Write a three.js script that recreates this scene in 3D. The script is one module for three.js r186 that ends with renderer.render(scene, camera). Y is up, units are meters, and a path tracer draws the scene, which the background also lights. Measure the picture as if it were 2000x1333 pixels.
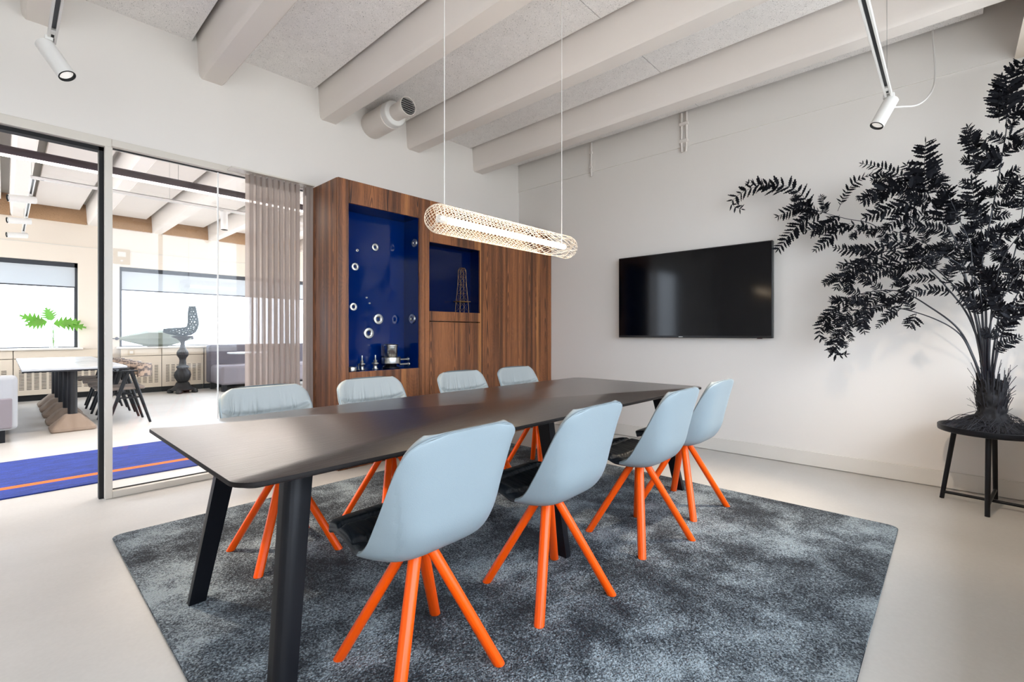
import * as THREE from 'three';
import { RoundedBoxGeometry } from 'three/addons/geometries/RoundedBoxGeometry.js';
import { mergeGeometries, mergeVertices, toCreasedNormals } from 'three/addons/utils/BufferGeometryUtils.js';
import { RectAreaLightUniformsLib } from 'three/addons/lights/RectAreaLightUniformsLib.js';

// ---------------------------------------------------------------- camera, sky, exposure
RectAreaLightUniformsLib.init();
const scene = new THREE.Scene();
const EYE = 1.12, FOCAL = 923;                       // metres; pixels of the 2000 x 1333 frame
const camera = new THREE.PerspectiveCamera(2 * Math.atan(1333 / 2 / FOCAL) * 180 / Math.PI, 2000 / 1333, 0.02, 200);
camera.position.set(0, EYE, 0);
camera.lookAt(0.7325, EYE, -0.681);
camera.setViewOffset(2000, 1333, 0, 14, 2000, 1333);   // the lens is shifted a little: the horizon lies above the middle
{ // overcast sky: three times as bright overhead as at the horizon
  const W = 64, H = 64, d = new Float32Array(W * H * 4);
  for (let y = 0; y < H; y++) for (let x = 0; x < W; x++) { const up = Math.sin(((y + 0.5) / H - 0.5) * Math.PI), l = (1 + 2 * Math.max(0, up)) / 2; d.set([0.84 * l, 0.94 * l, 1.07 * l, 1], (y * W + x) * 4); }
  const sky = new THREE.DataTexture(d, W, H, THREE.RGBAFormat, THREE.FloatType);
  sky.mapping = THREE.EquirectangularReflectionMapping; sky.magFilter = THREE.LinearFilter; sky.needsUpdate = true;
  scene.background = sky; scene.backgroundIntensity = 5;
}
const renderer = new THREE.WebGLRenderer();
renderer.toneMapping = THREE.LinearToneMapping;
renderer.toneMappingExposure = 2.2;
renderer.shadowMap.enabled = true;

// ---------------------------------------------------------------- helpers
let seed = 7;
const rnd = () => { seed = (seed + 0x6d2b79f5) | 0; let t = Math.imul(seed ^ (seed >>> 15), 1 | seed); t = (t + Math.imul(t ^ (t >>> 7), 61 | t)) ^ t; return ((t ^ (t >>> 14)) >>> 0) / 4294967296; };
const rr = (a, b) => a + (b - a) * rnd();
const V = (x, y, z) => new THREE.Vector3(x, y, z);
const clamp = (x, a, b) => Math.min(b, Math.max(a, x)), lerp = (a, b, t) => a + (b - a) * t;
const smooth = (a, b, x) => { const t = clamp((x - a) / (b - a), 0, 1); return t * t * (3 - 2 * t); };

const names = new Map();
function numbered(n) { const k = names.get(n) ?? 0; names.set(n, k + 1); return k ? n + '_' + String(k).padStart(3, '0') : n; }
function mesh(name, geo, mat, parent = scene) {
  const g = Array.isArray(geo) ? merge(geo) : geo;
  const m = new THREE.Mesh(g, mat);
  m.name = parent === scene ? numbered(name) : name;
  m.castShadow = m.receiveShadow = true;
  parent.add(m);
  return m;
}
function merge(list) {
  if (list.length === 1) return list[0];
  return mergeGeometries(list.map((g) => { let h = g.index ? g.toNonIndexed() : g; if (!h.attributes.uv) h.setAttribute('uv', new THREE.BufferAttribute(new Float32Array(h.attributes.position.count * 2), 2)); for (const k of Object.keys(h.attributes)) if (!['position', 'normal', 'uv'].includes(k)) h.deleteAttribute(k); return h; }));
}
function thing(name, label, category, [x, y, z] = [0, 0, 0], turn = 0, group) {
  const o = new THREE.Group(); o.name = numbered(name); scene.add(o);
  o.position.set(x, y, z); o.rotation.y = turn;
  o.userData = { label, category }; if (group) o.userData.group = group;
  return o;
}
function tag(o, label, category, group) { o.userData = { label, category }; if (group) o.userData.group = group; return o; }
function copyOf(src, label, [x, y, z], turn = 0) { const c = src.clone(); c.name = numbered(src.name.replace(/_\d{3}$/, '')); c.position.set(x, y, z); c.rotation.set(0, turn, 0); c.userData = { ...src.userData, label }; scene.add(c); return c; }
function struct(name, label) { const o = new THREE.Group(); o.name = name; o.userData = { kind: 'structure', label }; scene.add(o); return o; }
function structMesh(name, geo, mat, label) { const m = mesh(name, geo, mat); m.userData = { kind: 'structure', label }; return m; }

// axis-aligned box by its limits, uv in metres
function box(x0, x1, y0, y1, z0, z1, r = 0) {
  const w = x1 - x0, h = y1 - y0, d = z1 - z0;
  const g = r ? new RoundedBoxGeometry(w, h, d, 2, r) : new THREE.BoxGeometry(w, h, d);
  g.translate((x0 + x1) / 2, (y0 + y1) / 2, (z0 + z1) / 2);
  return metreUV(g);
}
function metreUV(g, up = false) {                      // flat uv in metres along the main direction of each face; up: v always runs along y
  const h = g.index ? g.toNonIndexed() : g, p = h.attributes.position, n = h.attributes.normal, uv = new Float32Array(p.count * 2);
  for (let i = 0; i < p.count; i++) {
    const ax = Math.abs(n.getX(i)), ay = Math.abs(n.getY(i)), az = Math.abs(n.getZ(i));
    if (ay >= ax && ay >= az) { uv[2 * i] = p.getX(i); uv[2 * i + 1] = p.getZ(i); }
    else if (ax >= az) { uv[2 * i] = p.getZ(i); uv[2 * i + 1] = p.getY(i); }
    else { uv[2 * i] = p.getX(i); uv[2 * i + 1] = p.getY(i); }
  }
  h.setAttribute('uv', new THREE.BufferAttribute(uv, 2));
  return h;
}
function cyl(r0, r1, h, seg = 24, open = false) { return new THREE.CylinderGeometry(r1, r0, h, seg, 1, open); }   // bottom, top radius
function rod(a, b, r, seg = 8, r2 = r) {               // straight rod between two points
  const d = b.clone().sub(a), g = new THREE.CylinderGeometry(r2, r, d.length(), seg);
  g.applyQuaternion(new THREE.Quaternion().setFromUnitVectors(V(0, 1, 0), d.clone().normalize()));
  g.translate((a.x + b.x) / 2, (a.y + b.y) / 2, (a.z + b.z) / 2);
  return g;
}
function tube(points, r, seg = 24, radial = 6) { return new THREE.TubeGeometry(new THREE.CatmullRomCurve3(points), seg, r, radial); }
function lathe(pts, seg = 40) { return new THREE.LatheGeometry(pts.map(([x, y]) => new THREE.Vector2(x, y)), seg); }
function grid(nu, nv, f, flip = false) {               // surface f(u, v) -> Vector3, u, v in 0..1
  const pos = [], uv = [], idx = [];
  for (let j = 0; j <= nv; j++) for (let i = 0; i <= nu; i++) { const p = f(i / nu, j / nv); pos.push(p.x, p.y, p.z); uv.push(i / nu, j / nv); }
  for (let j = 0; j < nv; j++) for (let i = 0; i < nu; i++) { const a = j * (nu + 1) + i, b = a + 1, c = a + nu + 1, d = c + 1; flip ? idx.push(a, c, b, b, c, d) : idx.push(a, b, c, b, d, c); }
  const g = new THREE.BufferGeometry();
  g.setAttribute('position', new THREE.Float32BufferAttribute(pos, 3)); g.setAttribute('uv', new THREE.Float32BufferAttribute(uv, 2)); g.setIndex(idx); g.computeVertexNormals();
  return g;
}
function loft(rings, capEnds = true) {                 // rings of equal length, each an array of Vector3
  const n = rings[0].length, pos = [], idx = [];
  for (const r of rings) for (const p of r) pos.push(p.x, p.y, p.z);
  for (let j = 0; j < rings.length - 1; j++) for (let i = 0; i < n; i++) { const a = j * n + i, b = j * n + (i + 1) % n, c = a + n, d = b + n; idx.push(a, b, c, b, d, c); }
  if (capEnds) for (const [j, s] of [[0, 1], [rings.length - 1, 0]]) {
    const c = rings[j].reduce((s2, p) => s2.add(p), V(0, 0, 0)).multiplyScalar(1 / n), k = pos.length / 3; pos.push(c.x, c.y, c.z);
    for (let i = 0; i < n; i++) { const a = j * n + i, b = j * n + (i + 1) % n; s ? idx.push(k, b, a) : idx.push(k, a, b); }
  }
  const g = new THREE.BufferGeometry(); g.setAttribute('position', new THREE.Float32BufferAttribute(pos, 3)); g.setIndex(idx);
  return metreUV(toCreasedNormals(g, 0.6));
}
function roundedRect(x0, x1, z0, z1, r, y, n = 8) {    // ring seen from above, counter-clockwise for loft going up
  const out = [];
  for (const [cx, cz, a0] of [[x1 - r, z1 - r, 0], [x0 + r, z1 - r, 1], [x0 + r, z0 + r, 2], [x1 - r, z0 + r, 3]])
    for (let i = 0; i <= n; i++) { const a = (a0 + i / n) * Math.PI / 2; out.push(V(cx + r * Math.cos(a), y, cz + r * Math.sin(a))); }
  return out.reverse();
}

// ---------------------------------------------------------------- noise and textures
const HASH = new Float32Array(65536); for (let i = 0; i < 65536; i++) HASH[i] = rnd();
function noise(x, y, px = 256, py = px) {              // value noise, repeats after px, py cells
  const xi = Math.floor(x), yi = Math.floor(y), fx = x - xi, fy = y - yi, u = fx * fx * (3 - 2 * fx), v = fy * fy * (3 - 2 * fy);
  const m = (a, b) => ((a % b) + b) % b, x0 = m(xi, px), x1 = m(xi + 1, px), y0 = m(yi, py), y1 = m(yi + 1, py), h = (a, b) => HASH[(a * 7919 + b * 104729) & 65535];
  return lerp(lerp(h(x0, y0), h(x1, y0), u), lerp(h(x0, y1), h(x1, y1), u), v);
}
function fbm(x, y, px, py = px, oct = 4) { let s = 0, a = 0.5, t = 0; for (let i = 0; i < oct; i++) { s += a * noise(x, y, px, py); t += a; x *= 2; y *= 2; px *= 2; py *= 2; a *= 0.5; } return s / t; }
function texture(w, h, f, colour = true, sx = 1, sy = 1) {   // f(u, v) -> [r, g, b] in 0..255; the picture covers sx by sy metres
  const d = new Uint8Array(w * h * 4);
  for (let y = 0; y < h; y++) for (let x = 0; x < w; x++) { const c = f((x + 0.5) / w, (y + 0.5) / h), k = (y * w + x) * 4; d[k] = clamp(c[0], 0, 255); d[k + 1] = clamp(c[1], 0, 255); d[k + 2] = clamp(c[2], 0, 255); d[k + 3] = 255; }
  const t = new THREE.DataTexture(d, w, h, THREE.RGBAFormat);
  t.wrapS = t.wrapT = THREE.RepeatWrapping; t.magFilter = THREE.LinearFilter; t.minFilter = THREE.LinearMipmapLinearFilter; t.generateMipmaps = true;
  if (colour) t.colorSpace = THREE.SRGBColorSpace;
  t.repeat.set(1 / sx, 1 / sy); t.needsUpdate = true;
  return t;
}
const mix3 = (a, b, t) => [lerp(a[0], b[0], t), lerp(a[1], b[1], t), lerp(a[2], b[2], t)];
const std = (o) => new THREE.MeshStandardMaterial({ side: THREE.DoubleSide, ...o });
const phys = (o) => new THREE.MeshPhysicalMaterial({ side: THREE.DoubleSide, ...o });

// wood wool boards of the ceiling: short pale threads with dark pinholes
const woolTex = texture(1024, 1024, (u, v) => {
  const a = fbm(u * 90, v * 90, 90, 90, 3), b = noise(u * 260, v * 260, 260), c = noise(u * 14 + 3, v * 14, 14);
  const hole = smooth(0.73, 0.86, b) * smooth(0.42, 0.62, a), k = 246 + 20 * (a - 0.5) + 6 * (c - 0.5) - 84 * hole;
  return [k, k - 4, k - 7];
}, true, 0.8, 0.8);
const woolBump = texture(512, 512, (u, v) => { const k = 255 * (0.6 * noise(u * 130, v * 130, 130) + 0.4 * fbm(u * 60, v * 60, 60, 60, 2)); return [k, k, k]; }, false, 0.8, 0.8);
// walnut veneer, grain along v: leaves of different cut side by side, some with pale sapwood
const walnutTex = texture(1024, 1024, (u, v) => {
  const W = 12, leaf = Math.floor(u * W), x = u * W - leaf, h1 = HASH[leaf * 37 + 5], h2 = HASH[leaf * 53 + 11], h3 = HASH[leaf * 71 + 3];
  const wob = fbm(u * 6 + h1 * 9, v * 3, 64, 3, 3) - 0.5, cx = 0.25 + 0.5 * h2 + 0.35 * wob, d = Math.abs(x - cx + 0.10 * (fbm(u * 10, v * 5, 64, 5, 3) - 0.5));
  const cathedral = Math.sqrt(d * d * 5 + Math.pow(0.28 * (1 + Math.sin(2 * Math.PI * (v + h1))), 2) * (h3 > 0.35 ? 1 : 0.06));
  const ring = cathedral * (7 + 5 * h1) + wob * 1.4, ph = ring - Math.floor(ring), line = smooth(0.35, 0.9, ph) * (1 - smooth(0.9, 1, ph));
  const fibre = noise(u * 700, v * 26, 700, 26), streak = fbm(u * 60, v * 2, 60, 2, 3), broad = fbm(u * 9 + 4, v * 1, 9, 1, 2);
  let c = mix3([156, 98, 58], [60, 33, 19], clamp(line * 0.7 + (streak - 0.5) * 1.2 + 0.14 + (broad - 0.5) * 1.1, 0, 1));
  const sap = smooth(0.70, 0.9, fbm(u * 26 + 7, v * 1.0, 26, 1, 2)) * 0.9;
  c = mix3(c, [206, 140, 78], sap);
  const k = 0.9 + 0.2 * fibre; return [c[0] * k, c[1] * k, c[2] * k];
}, true, 1.9, 2.4);
// dark stained oak of the table, grain along u
const oakTex = texture(1024, 1024, (u, v) => {
  const s = fbm(u * 5, v * 150, 5, 150, 3), pore = smooth(0.66, 0.8, noise(u * 30, v * 420, 30, 420)), w = fbm(u * 3, v * 14, 3, 14, 3);
  const c = mix3([27, 18, 16], [43, 30, 26], clamp(0.5 + (s - 0.5) * 1.5 + (w - 0.5) * 0.9, 0, 1)); const k = 1 - 0.4 * pore; return [c[0] * k, c[1] * k, c[2] * k];
}, true, 1.5, 0.75);
const oakBump = texture(1024, 1024, (u, v) => { const k = 255 * (1 - 0.8 * smooth(0.55, 0.8, noise(u * 24, v * 300, 24, 300)) - 0.2 * noise(u * 50, v * 500, 50, 500)); return [k, k, k]; }, false, 1.5, 0.75);
// rug: pile brushed in different directions, pale and dark clouds, salt and pepper yarn
const rugTex = texture(2048, 2048, (u, v) => {
  const wx = 0.6 * (fbm(u * 7, v * 7, 7, 7, 3) - 0.5), wy = 0.6 * (fbm(u * 7 + 3, v * 7 + 5, 7, 7, 3) - 0.5);
  const a = fbm(u * 11 + wx, v * 11 + wy, 11, 11, 4), b = fbm(u * 34 + wx * 2, v * 34, 34, 34, 3), y = noise(u * 620, v * 620, 620), y2 = HASH[((u * 1024 | 0) * 811 + (v * 1024 | 0) * 3571) & 65535];
  const t = clamp(0.47 + (a - 0.5) * 1.45 + (b - 0.5) * 0.8 + (y - 0.5) * 0.8 + (y2 - 0.5) * 0.6, 0, 1);
  return mix3([28, 33, 40], [158, 170, 176], t);
}, true, 3.1, 3.1);
const rugBump = texture(1024, 1024, (u, v) => { const k = 255 * (0.65 * noise(u * 250, v * 250, 250) + 0.35 * noise(u * 500, v * 500, 500)); return [k, k, k]; }, false, 1.2, 1.2);
// poured floor: wide soft clouds of trowelled grey
const floorTex = texture(1024, 1024, (u, v) => {
  const a = fbm(u * 4, v * 4, 4, 4, 5), b = fbm(u * 3 + 2, v * 18, 3, 18, 3), c = noise(u * 400, v * 400, 400), k = 194 + 24 * (a - 0.5) + 9 * (b - 0.5) + 4 * (c - 0.5);
  return [k + 2, k - 2, k - 8];
}, true, 3.6, 3.6);
const floorRough = texture(512, 512, (u, v) => { const k = 255 * clamp(0.44 + 0.2 * (fbm(u * 6, v * 6, 6, 6, 4) - 0.5), 0.33, 0.6); return [k, k, k]; }, false, 3.6, 3.6);
const weaveBump = texture(256, 256, (u, v) => { const k = 127 + 100 * Math.sin(u * 80 * Math.PI) * Math.sin(v * 80 * Math.PI) + 28 * (noise(u * 120, v * 120, 120) - 0.5); return [k, k, k]; }, false, 0.12, 0.12);
const hideBump = texture(512, 512, (u, v) => { const k = 255 * (0.6 * noise(u * 110, v * 110, 110) + 0.4 * noise(u * 220, v * 220, 220)); return [k, k, k]; }, false, 0.15, 0.15);
const marbleTex = texture(256, 256, (u, v) => { const a = fbm(u * 9, v * 9, 9, 9, 4), c = mix3([150, 128, 108], [64, 50, 42], smooth(0.4, 0.62, a)); return c; }, true, 0.3, 0.3);
const blueRugTex = texture(512, 512, (u, v) => { const k = 0.84 + 0.32 * fbm(u * 12, v * 30, 12, 30, 3) - 0.14 + 0.22 * (noise(u * 250, v * 250, 250) - 0.5); return [42 * k, 64 * k, 150 * k]; }, true, 1, 1);
const concreteTex = texture(256, 256, (u, v) => { const k = 150 + 22 * (fbm(u * 8, v * 8, 8, 8, 4) - 0.5); return [k + 12, k - 2, k - 14]; }, true, 0.5, 0.5);

const M = {
  wall: std({ color: 0xe8e3dd, roughness: 0.92 }),
  wallWarm: std({ color: 0xe4d8c9, roughness: 0.92 }),
  beam: std({ color: 0xe9e1da, roughness: 0.8 }),
  slab: std({ color: 0xb9b3ab, roughness: 0.95 }),
  wool: std({ map: woolTex, bumpMap: woolBump, bumpScale: 0.0015, roughness: 1 }),
  woolBrown: std({ map: woolTex, color: 0xb59372, bumpMap: woolBump, bumpScale: 0.004, roughness: 1 }),
  floor: std({ map: floorTex, roughnessMap: floorRough, roughness: 1 }),
  trim: std({ color: 0xdfdad2, roughness: 0.5 }),
  frameWhite: std({ color: 0xd8d1c6, roughness: 0.4 }),
  frameDark: std({ color: 0x2b2f36, roughness: 0.45 }),
  sealBlack: std({ color: 0x060709, roughness: 0.7 }),
  glass: phys({ color: 0xffffff, transmission: 1, thickness: 0, roughness: 0, ior: 1.5 }),
  walnut: std({ map: walnutTex, roughness: 0.42 }),
  lacquer: phys({ color: 0x002060, roughness: 0.05, specularIntensity: 1 }),
  lacquerDeep: phys({ color: 0x02103a, roughness: 0.06, specularIntensity: 0.5 }),
  steel: std({ color: 0xc9c9c4, metalness: 1, roughness: 0.28 }),
  steelDark: std({ color: 0x55585e, metalness: 1, roughness: 0.35 }),
  brass: std({ color: 0xb8935a, metalness: 1, roughness: 0.35 }),
  oak: phys({ ior: 1.62, map: oakTex, bumpMap: oakBump, bumpScale: 0.0006, roughness: 0.34, clearcoat: 1, clearcoatRoughness: 0.3 }),
  oakEdge: phys({ color: 0x120d0c, roughness: 0.6, specularIntensity: 0.4 }),
  blackMetal: std({ color: 0x0b0c10, roughness: 0.4 }),
  blackWood: phys({ color: 0x0a0c12, specularIntensity: 0.55, roughness: 0.42 }),
  shell: std({ color: 0x8f9da3, roughness: 0.52, bumpMap: hideBump, bumpScale: 0.0003 }),
  hide: std({ color: 0x9aa09f, roughness: 0.42, bumpMap: hideBump, bumpScale: 0.0006 }),
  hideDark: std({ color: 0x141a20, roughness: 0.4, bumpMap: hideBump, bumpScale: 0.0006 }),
  piping: std({ color: 0x6d787d, roughness: 0.5 }),
  orange: phys({ color: 0xff5a04, roughness: 0.32, specularIntensity: 0.7 }),
  rug: std({ map: rugTex, bumpMap: rugBump, bumpScale: 0.012, roughness: 1 }),
  rugEdge: std({ color: 0x23282f, roughness: 1 }),
  white: std({ color: 0xe6e4e0, roughness: 0.4 }),
  cable: std({ color: 0xe2dfda, roughness: 0.5 }),
  wire: std({ color: 0x8a8a88, roughness: 0.4, metalness: 0.6 }),
  lampWire: std({ color: 0xf1e4d2, roughness: 0.45 }),
  lampGlow: std({ color: 0xffffff, emissive: new THREE.Color().setRGB(1, 0.8, 0.56), emissiveIntensity: 5, roughness: 0.6 }),
  spotGlow: std({ color: 0xffffff, emissive: new THREE.Color().setRGB(1, 0.93, 0.82), emissiveIntensity: 0.2, roughness: 0.4 }),
  ledGlow: std({ color: 0xffffff, emissive: new THREE.Color().setRGB(1, 0.9, 0.84), emissiveIntensity: 4, roughness: 0.6 }),
  screen: phys({ color: 0x010206, roughness: 0.1, specularIntensity: 0.6 }),
  tvEdge: std({ color: 0x0b0c10, roughness: 0.3 }),
  curtain: phys({ color: 0xc0b3aa, roughness: 1, transmission: 0.5, thickness: 0, transparent: true, opacity: 0.88 }),
  blind: phys({ color: 0xccd0d3, roughness: 1, transmission: 0.3, thickness: 0 }),
  blueRug: std({ map: blueRugTex, roughness: 1, bumpMap: rugBump, bumpScale: 0.003 }),
  orangeRug: std({ color: 0xd96a28, roughness: 1, bumpMap: rugBump, bumpScale: 0.003 }),
  fabricGrey: std({ color: 0x827c82, roughness: 1, bumpMap: weaveBump, bumpScale: 0.001 }),
  fabricPale: std({ color: 0xa4a8ad, roughness: 1, bumpMap: weaveBump, bumpScale: 0.001 }),
  fabricDeep: std({ color: 0x5f5b62, roughness: 1, bumpMap: weaveBump, bumpScale: 0.001 }),
  plum: std({ color: 0x43232f, roughness: 1, bumpMap: weaveBump, bumpScale: 0.001 }),
  concrete: std({ map: concreteTex, color: 0xe2dcd6, roughness: 0.9 }),
  marble: std({ map: marbleTex, roughness: 0.5 }),
  tableWhite: std({ color: 0xaeb3b8, roughness: 0.25 }),
  iron: std({ color: 0x17171a, roughness: 0.55 }),
  fern: phys({ color: 0x07080f, specularIntensity: 0.3, roughness: 0.65 }),
  fernStem: std({ color: 0x14161f, roughness: 0.32 }),
  root: std({ color: 0x0e0e13, roughness: 0.8 }),
  rootFibre: std({ color: 0x26262e, roughness: 0.6 }),
  leaf: phys({ color: 0x79b545, roughness: 0.5, transmission: 0.35, thickness: 0 }),
  seatFabric: std({ color: 0x857a72, roughness: 0.9, bumpMap: weaveBump, bumpScale: 0.001 }),
  houndDark: std({ color: 0x22363b, roughness: 0.6 }),
  houndPale: std({ color: 0xb9c4c0, roughness: 0.6 }),
  spindle: std({ color: 0x8f978c, roughness: 0.8 }),
  grille: std({ color: 0xd6c8b4, roughness: 0.7 }),
  grilleBack: std({ color: 0x4b4038, roughness: 0.9 }),
  clearGlass: phys({ color: 0xffffff, transmission: 1, thickness: 0, roughness: 0.02 }),
  socket: std({ color: 0xc4b298, roughness: 0.5 }),
  pavement: std({ color: 0xa39f98, roughness: 1 }),
};

// ---------------------------------------------------------------- the shell of the two rooms
const XL = -2.7, XR = 4.65, ZA = -4.2, ZC = 0.62, FAR = -11.35, LX0 = -3.2, LX1 = 6.4, TOP = 3.42, BEAM_Y = 3.07, PANEL_Y = 3.33;
structMesh('floor', box(LX0 - 0.3, LX1 + 0.3, -0.12, 0, FAR - 0.3, ZC + 0.3), M.floor, 'pale grey polished concrete floor of the meeting room and lounge');
structMesh('pavement', box(-60, 60, -0.7, -0.6, -70, 60), M.pavement, 'pale pavement outside the windows');
structMesh('wall_right', [box(XR, XR + 0.2, 0, TOP, ZA - 0.12, ZC + 0.3), box(XR - 0.012, XR, 2.995, TOP, ZA, ZC)], M.wall, 'white wall that carries the television');
structMesh('wall_left', box(XL - 0.2, XL, 0, TOP, ZA, ZC + 0.3), M.wall, 'white side wall of the meeting room');
structMesh('wall_back', [box(XL - 0.2, -0.6, 0, TOP, ZA - 0.12, ZA), box(-0.6, 1.86, 2.45, TOP, ZA - 0.12, ZA), box(1.86, XR, 0, TOP, ZA - 0.12, ZA)], M.wall, 'white wall above the glass partition and the walnut cupboard');
structMesh('wall_front', [box(XL - 0.2, XR + 0.2, 0, 0.8, ZC, ZC + 0.25), box(XL - 0.2, -2.3, 0.8, TOP, ZC, ZC + 0.25), box(4.35, XR + 0.2, 0.8, TOP, ZC, ZC + 0.25), box(XL - 0.2, XR + 0.2, 2.9, TOP, ZC, ZC + 0.25), loft([[V(XL, 2.975, ZC), V(XR, 2.975, ZC), V(XR, 2.975, 0.31), V(XL, 2.975, 0.31)], [V(XL, TOP, ZC), V(XR, TOP, ZC), V(XR, TOP, 0.40), V(XL, TOP, 0.40)]])], M.wallWarm, 'window wall beside the fern');
structMesh('added_overhang', box(XL - 1, XR + 1, 2.96, 3.12, ZC + 0.25, ZC + 1.55), M.slab, 'added unseen roof overhang that shades the floor inside the window wall');  // unseen, added to block the high sky and shade the floor by the windows
const LW = [[-2.2, 0.9], [1.47, 5.3]];               // the two wide windows of the lounge
structMesh('wall_far', [box(LX0, LX1, 0, 0.875, FAR - 0.25, FAR), box(LX0, LX1, 2.38, TOP, FAR - 0.25, FAR), box(LX0, LW[0][0], 0.875, 2.38, FAR - 0.25, FAR), box(LW[0][1], LW[1][0], 0.875, 2.38, FAR - 0.25, FAR), box(LW[1][1], LX1, 0.875, 2.38, FAR - 0.25, FAR)], M.wallWarm, 'cream window wall at the far end of the lounge');
structMesh('wall_lounge_left', [box(LX0 - 0.2, LX0, 0, 0.5, FAR - 0.25, ZA), box(LX0 - 0.2, LX0, 2.9, TOP, FAR - 0.25, ZA), box(LX0 - 0.2, LX0, 0.5, 2.9, FAR - 0.25, -10.9), box(LX0 - 0.2, LX0, 0.5, 2.9, -4.8, ZA)], M.wallWarm, 'cream side wall of the lounge with an added opening for sky light');  // wide unseen opening added here to brighten the lounge
structMesh('wall_lounge_right', [box(LX1, LX1 + 0.2, 0, 0.5, FAR - 0.25, ZA), box(LX1, LX1 + 0.2, 2.9, TOP, FAR - 0.25, ZA), box(LX1, LX1 + 0.2, 0.5, 2.9, FAR - 0.25, -10.9), box(LX1, LX1 + 0.2, 0.5, 2.9, -4.8, ZA), box(XR + 0.2, LX1 + 0.2, 0, TOP, ZA - 0.12, ZA), box(LX0 - 0.2, XL - 0.2, 0, TOP, ZA - 0.12, ZA)], M.wallWarm, 'cream wall of the lounge with an added opening for sky light');  // same added opening on this side, lets more sky light into the lounge
structMesh('baseboard_right', [box(XR - 0.014, XR, 0.006, 0.125, -3.65, ZC, 0.003)], M.trim, 'white skirting board under the television');
structMesh('trim_1', box(LX0, LX1, 2.66, 2.675, FAR, FAR + 0.012), M.frameWhite, 'thin rail along the far wall above the windows');

// ceiling: slab, deep concrete ribs, wood wool boards between them
{
  const c = struct('ceiling', 'white ribbed concrete ceiling with wood wool boards between the beams');
  mesh('slab', box(LX0 - 0.2, LX1 + 0.2, TOP, TOP + 0.2, FAR - 0.25, ZC + 0.3), M.slab, c);
  const centre = (i) => 0.16 + 0.94 * i;
  const rib = (z0, z1) => {                             // tapered rib with a rounded lower edge
    const half = [[-0.105, TOP], [-0.088, BEAM_Y + 0.05], [-0.082, BEAM_Y + 0.018], [-0.066, BEAM_Y], [0.066, BEAM_Y], [0.082, BEAM_Y + 0.018], [0.088, BEAM_Y + 0.05], [0.105, TOP]];
    return loft([z1, z0].map((z) => half.map(([x, y]) => V(x, y, z))));
  };
  const ribNear = rib(ZA, ZC), ribFar = rib(FAR, ZA - 0.12);
  for (let i = -3; i <= 4; i++) { if (i > -4 && centre(i) > XL && centre(i) < XR) mesh('beam', ribNear, M.beam, c).position.x = centre(i); }
  for (let i = -3; i <= 6; i++) { if (centre(i) > LX0) mesh('beam', ribFar, M.beam, c).position.x = centre(i); }
  for (let i = -4; i <= 4; i++) {
    const x0 = Math.max(centre(i) + 0.125, XL), x1 = i === 4 ? XR - 0.05 : centre(i + 1) - 0.135; if (x1 < XL) continue;
    for (const [z0, z1] of [[ZA, -1.803], [-1.797, 0.16]]) mesh('panel', box(x0, x1, PANEL_Y, PANEL_Y + 0.045, z0, z1), M.wool, c);
  }
  for (let i = -4; i <= 6; i++) {
    const x0 = Math.max(centre(i) + 0.19, LX0), x1 = Math.min(centre(i + 1) - 0.19, LX1); if (x1 < LX0 + 0.1) continue;
    for (let z = ZA - 0.12; z > FAR + 0.5; z -= 2.35) mesh('panel', box(x0, x1, PANEL_Y - 0.03, PANEL_Y + 0.03, Math.max(FAR + 0.12, z - 2.345), z), M.beam, c);
    mesh('end_board', box(centre(i) + 0.09 > LX0 ? centre(i) + 0.09 : LX0, Math.min(centre(i + 1) - 0.09, LX1), BEAM_Y, TOP, FAR, FAR + 0.06), M.woolBrown, c);
  }
}

// doorway and glass partition to the lounge
{
  const d = struct('door_1', 'open doorway with a white frame and a black seal');
  mesh('frame', [box(-0.6, 0.50, 2.388, 2.447, ZA - 0.1, ZA + 0.02, 0.004), box(0.464, 0.505, 0, 2.39, ZA - 0.1, ZA + 0.02, 0.004), box(-0.64, -0.6, 0, 2.447, ZA - 0.1, ZA + 0.02, 0.004)], M.frameWhite, d);
  mesh('seal', [box(-0.6, 0.464, 2.362, 2.388, ZA - 0.08, ZA - 0.02), box(0.438, 0.464, 0, 2.388, ZA - 0.08, ZA - 0.02)], M.sealBlack, d);
  const w = struct('window_1', 'frameless glass partition beside the doorway');
  mesh('frame', [box(0.50, 1.86, 2.40, 2.447, ZA - 0.09, ZA + 0.015, 0.004), box(0.505, 1.86, 0, 0.045, ZA - 0.09, ZA + 0.015, 0.004)], M.frameWhite, w);
  mesh('seal', [box(0.505, 1.86, 2.394, 2.40, ZA - 0.05, ZA - 0.03), box(0.505, 1.86, 0.045, 0.05, ZA - 0.05, ZA - 0.03)], M.sealBlack, w);
  mesh('pane', new THREE.PlaneGeometry(0.64, 2.35).translate(0.827, 1.222, ZA - 0.04), M.glass, w);
  mesh('pane', new THREE.PlaneGeometry(0.70, 2.35).translate(1.505, 1.222, ZA - 0.04), M.glass, w);
  mesh('joint', box(1.147, 1.155, 0.045, 2.395, ZA - 0.046, ZA - 0.034), M.white, w);
}
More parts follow.
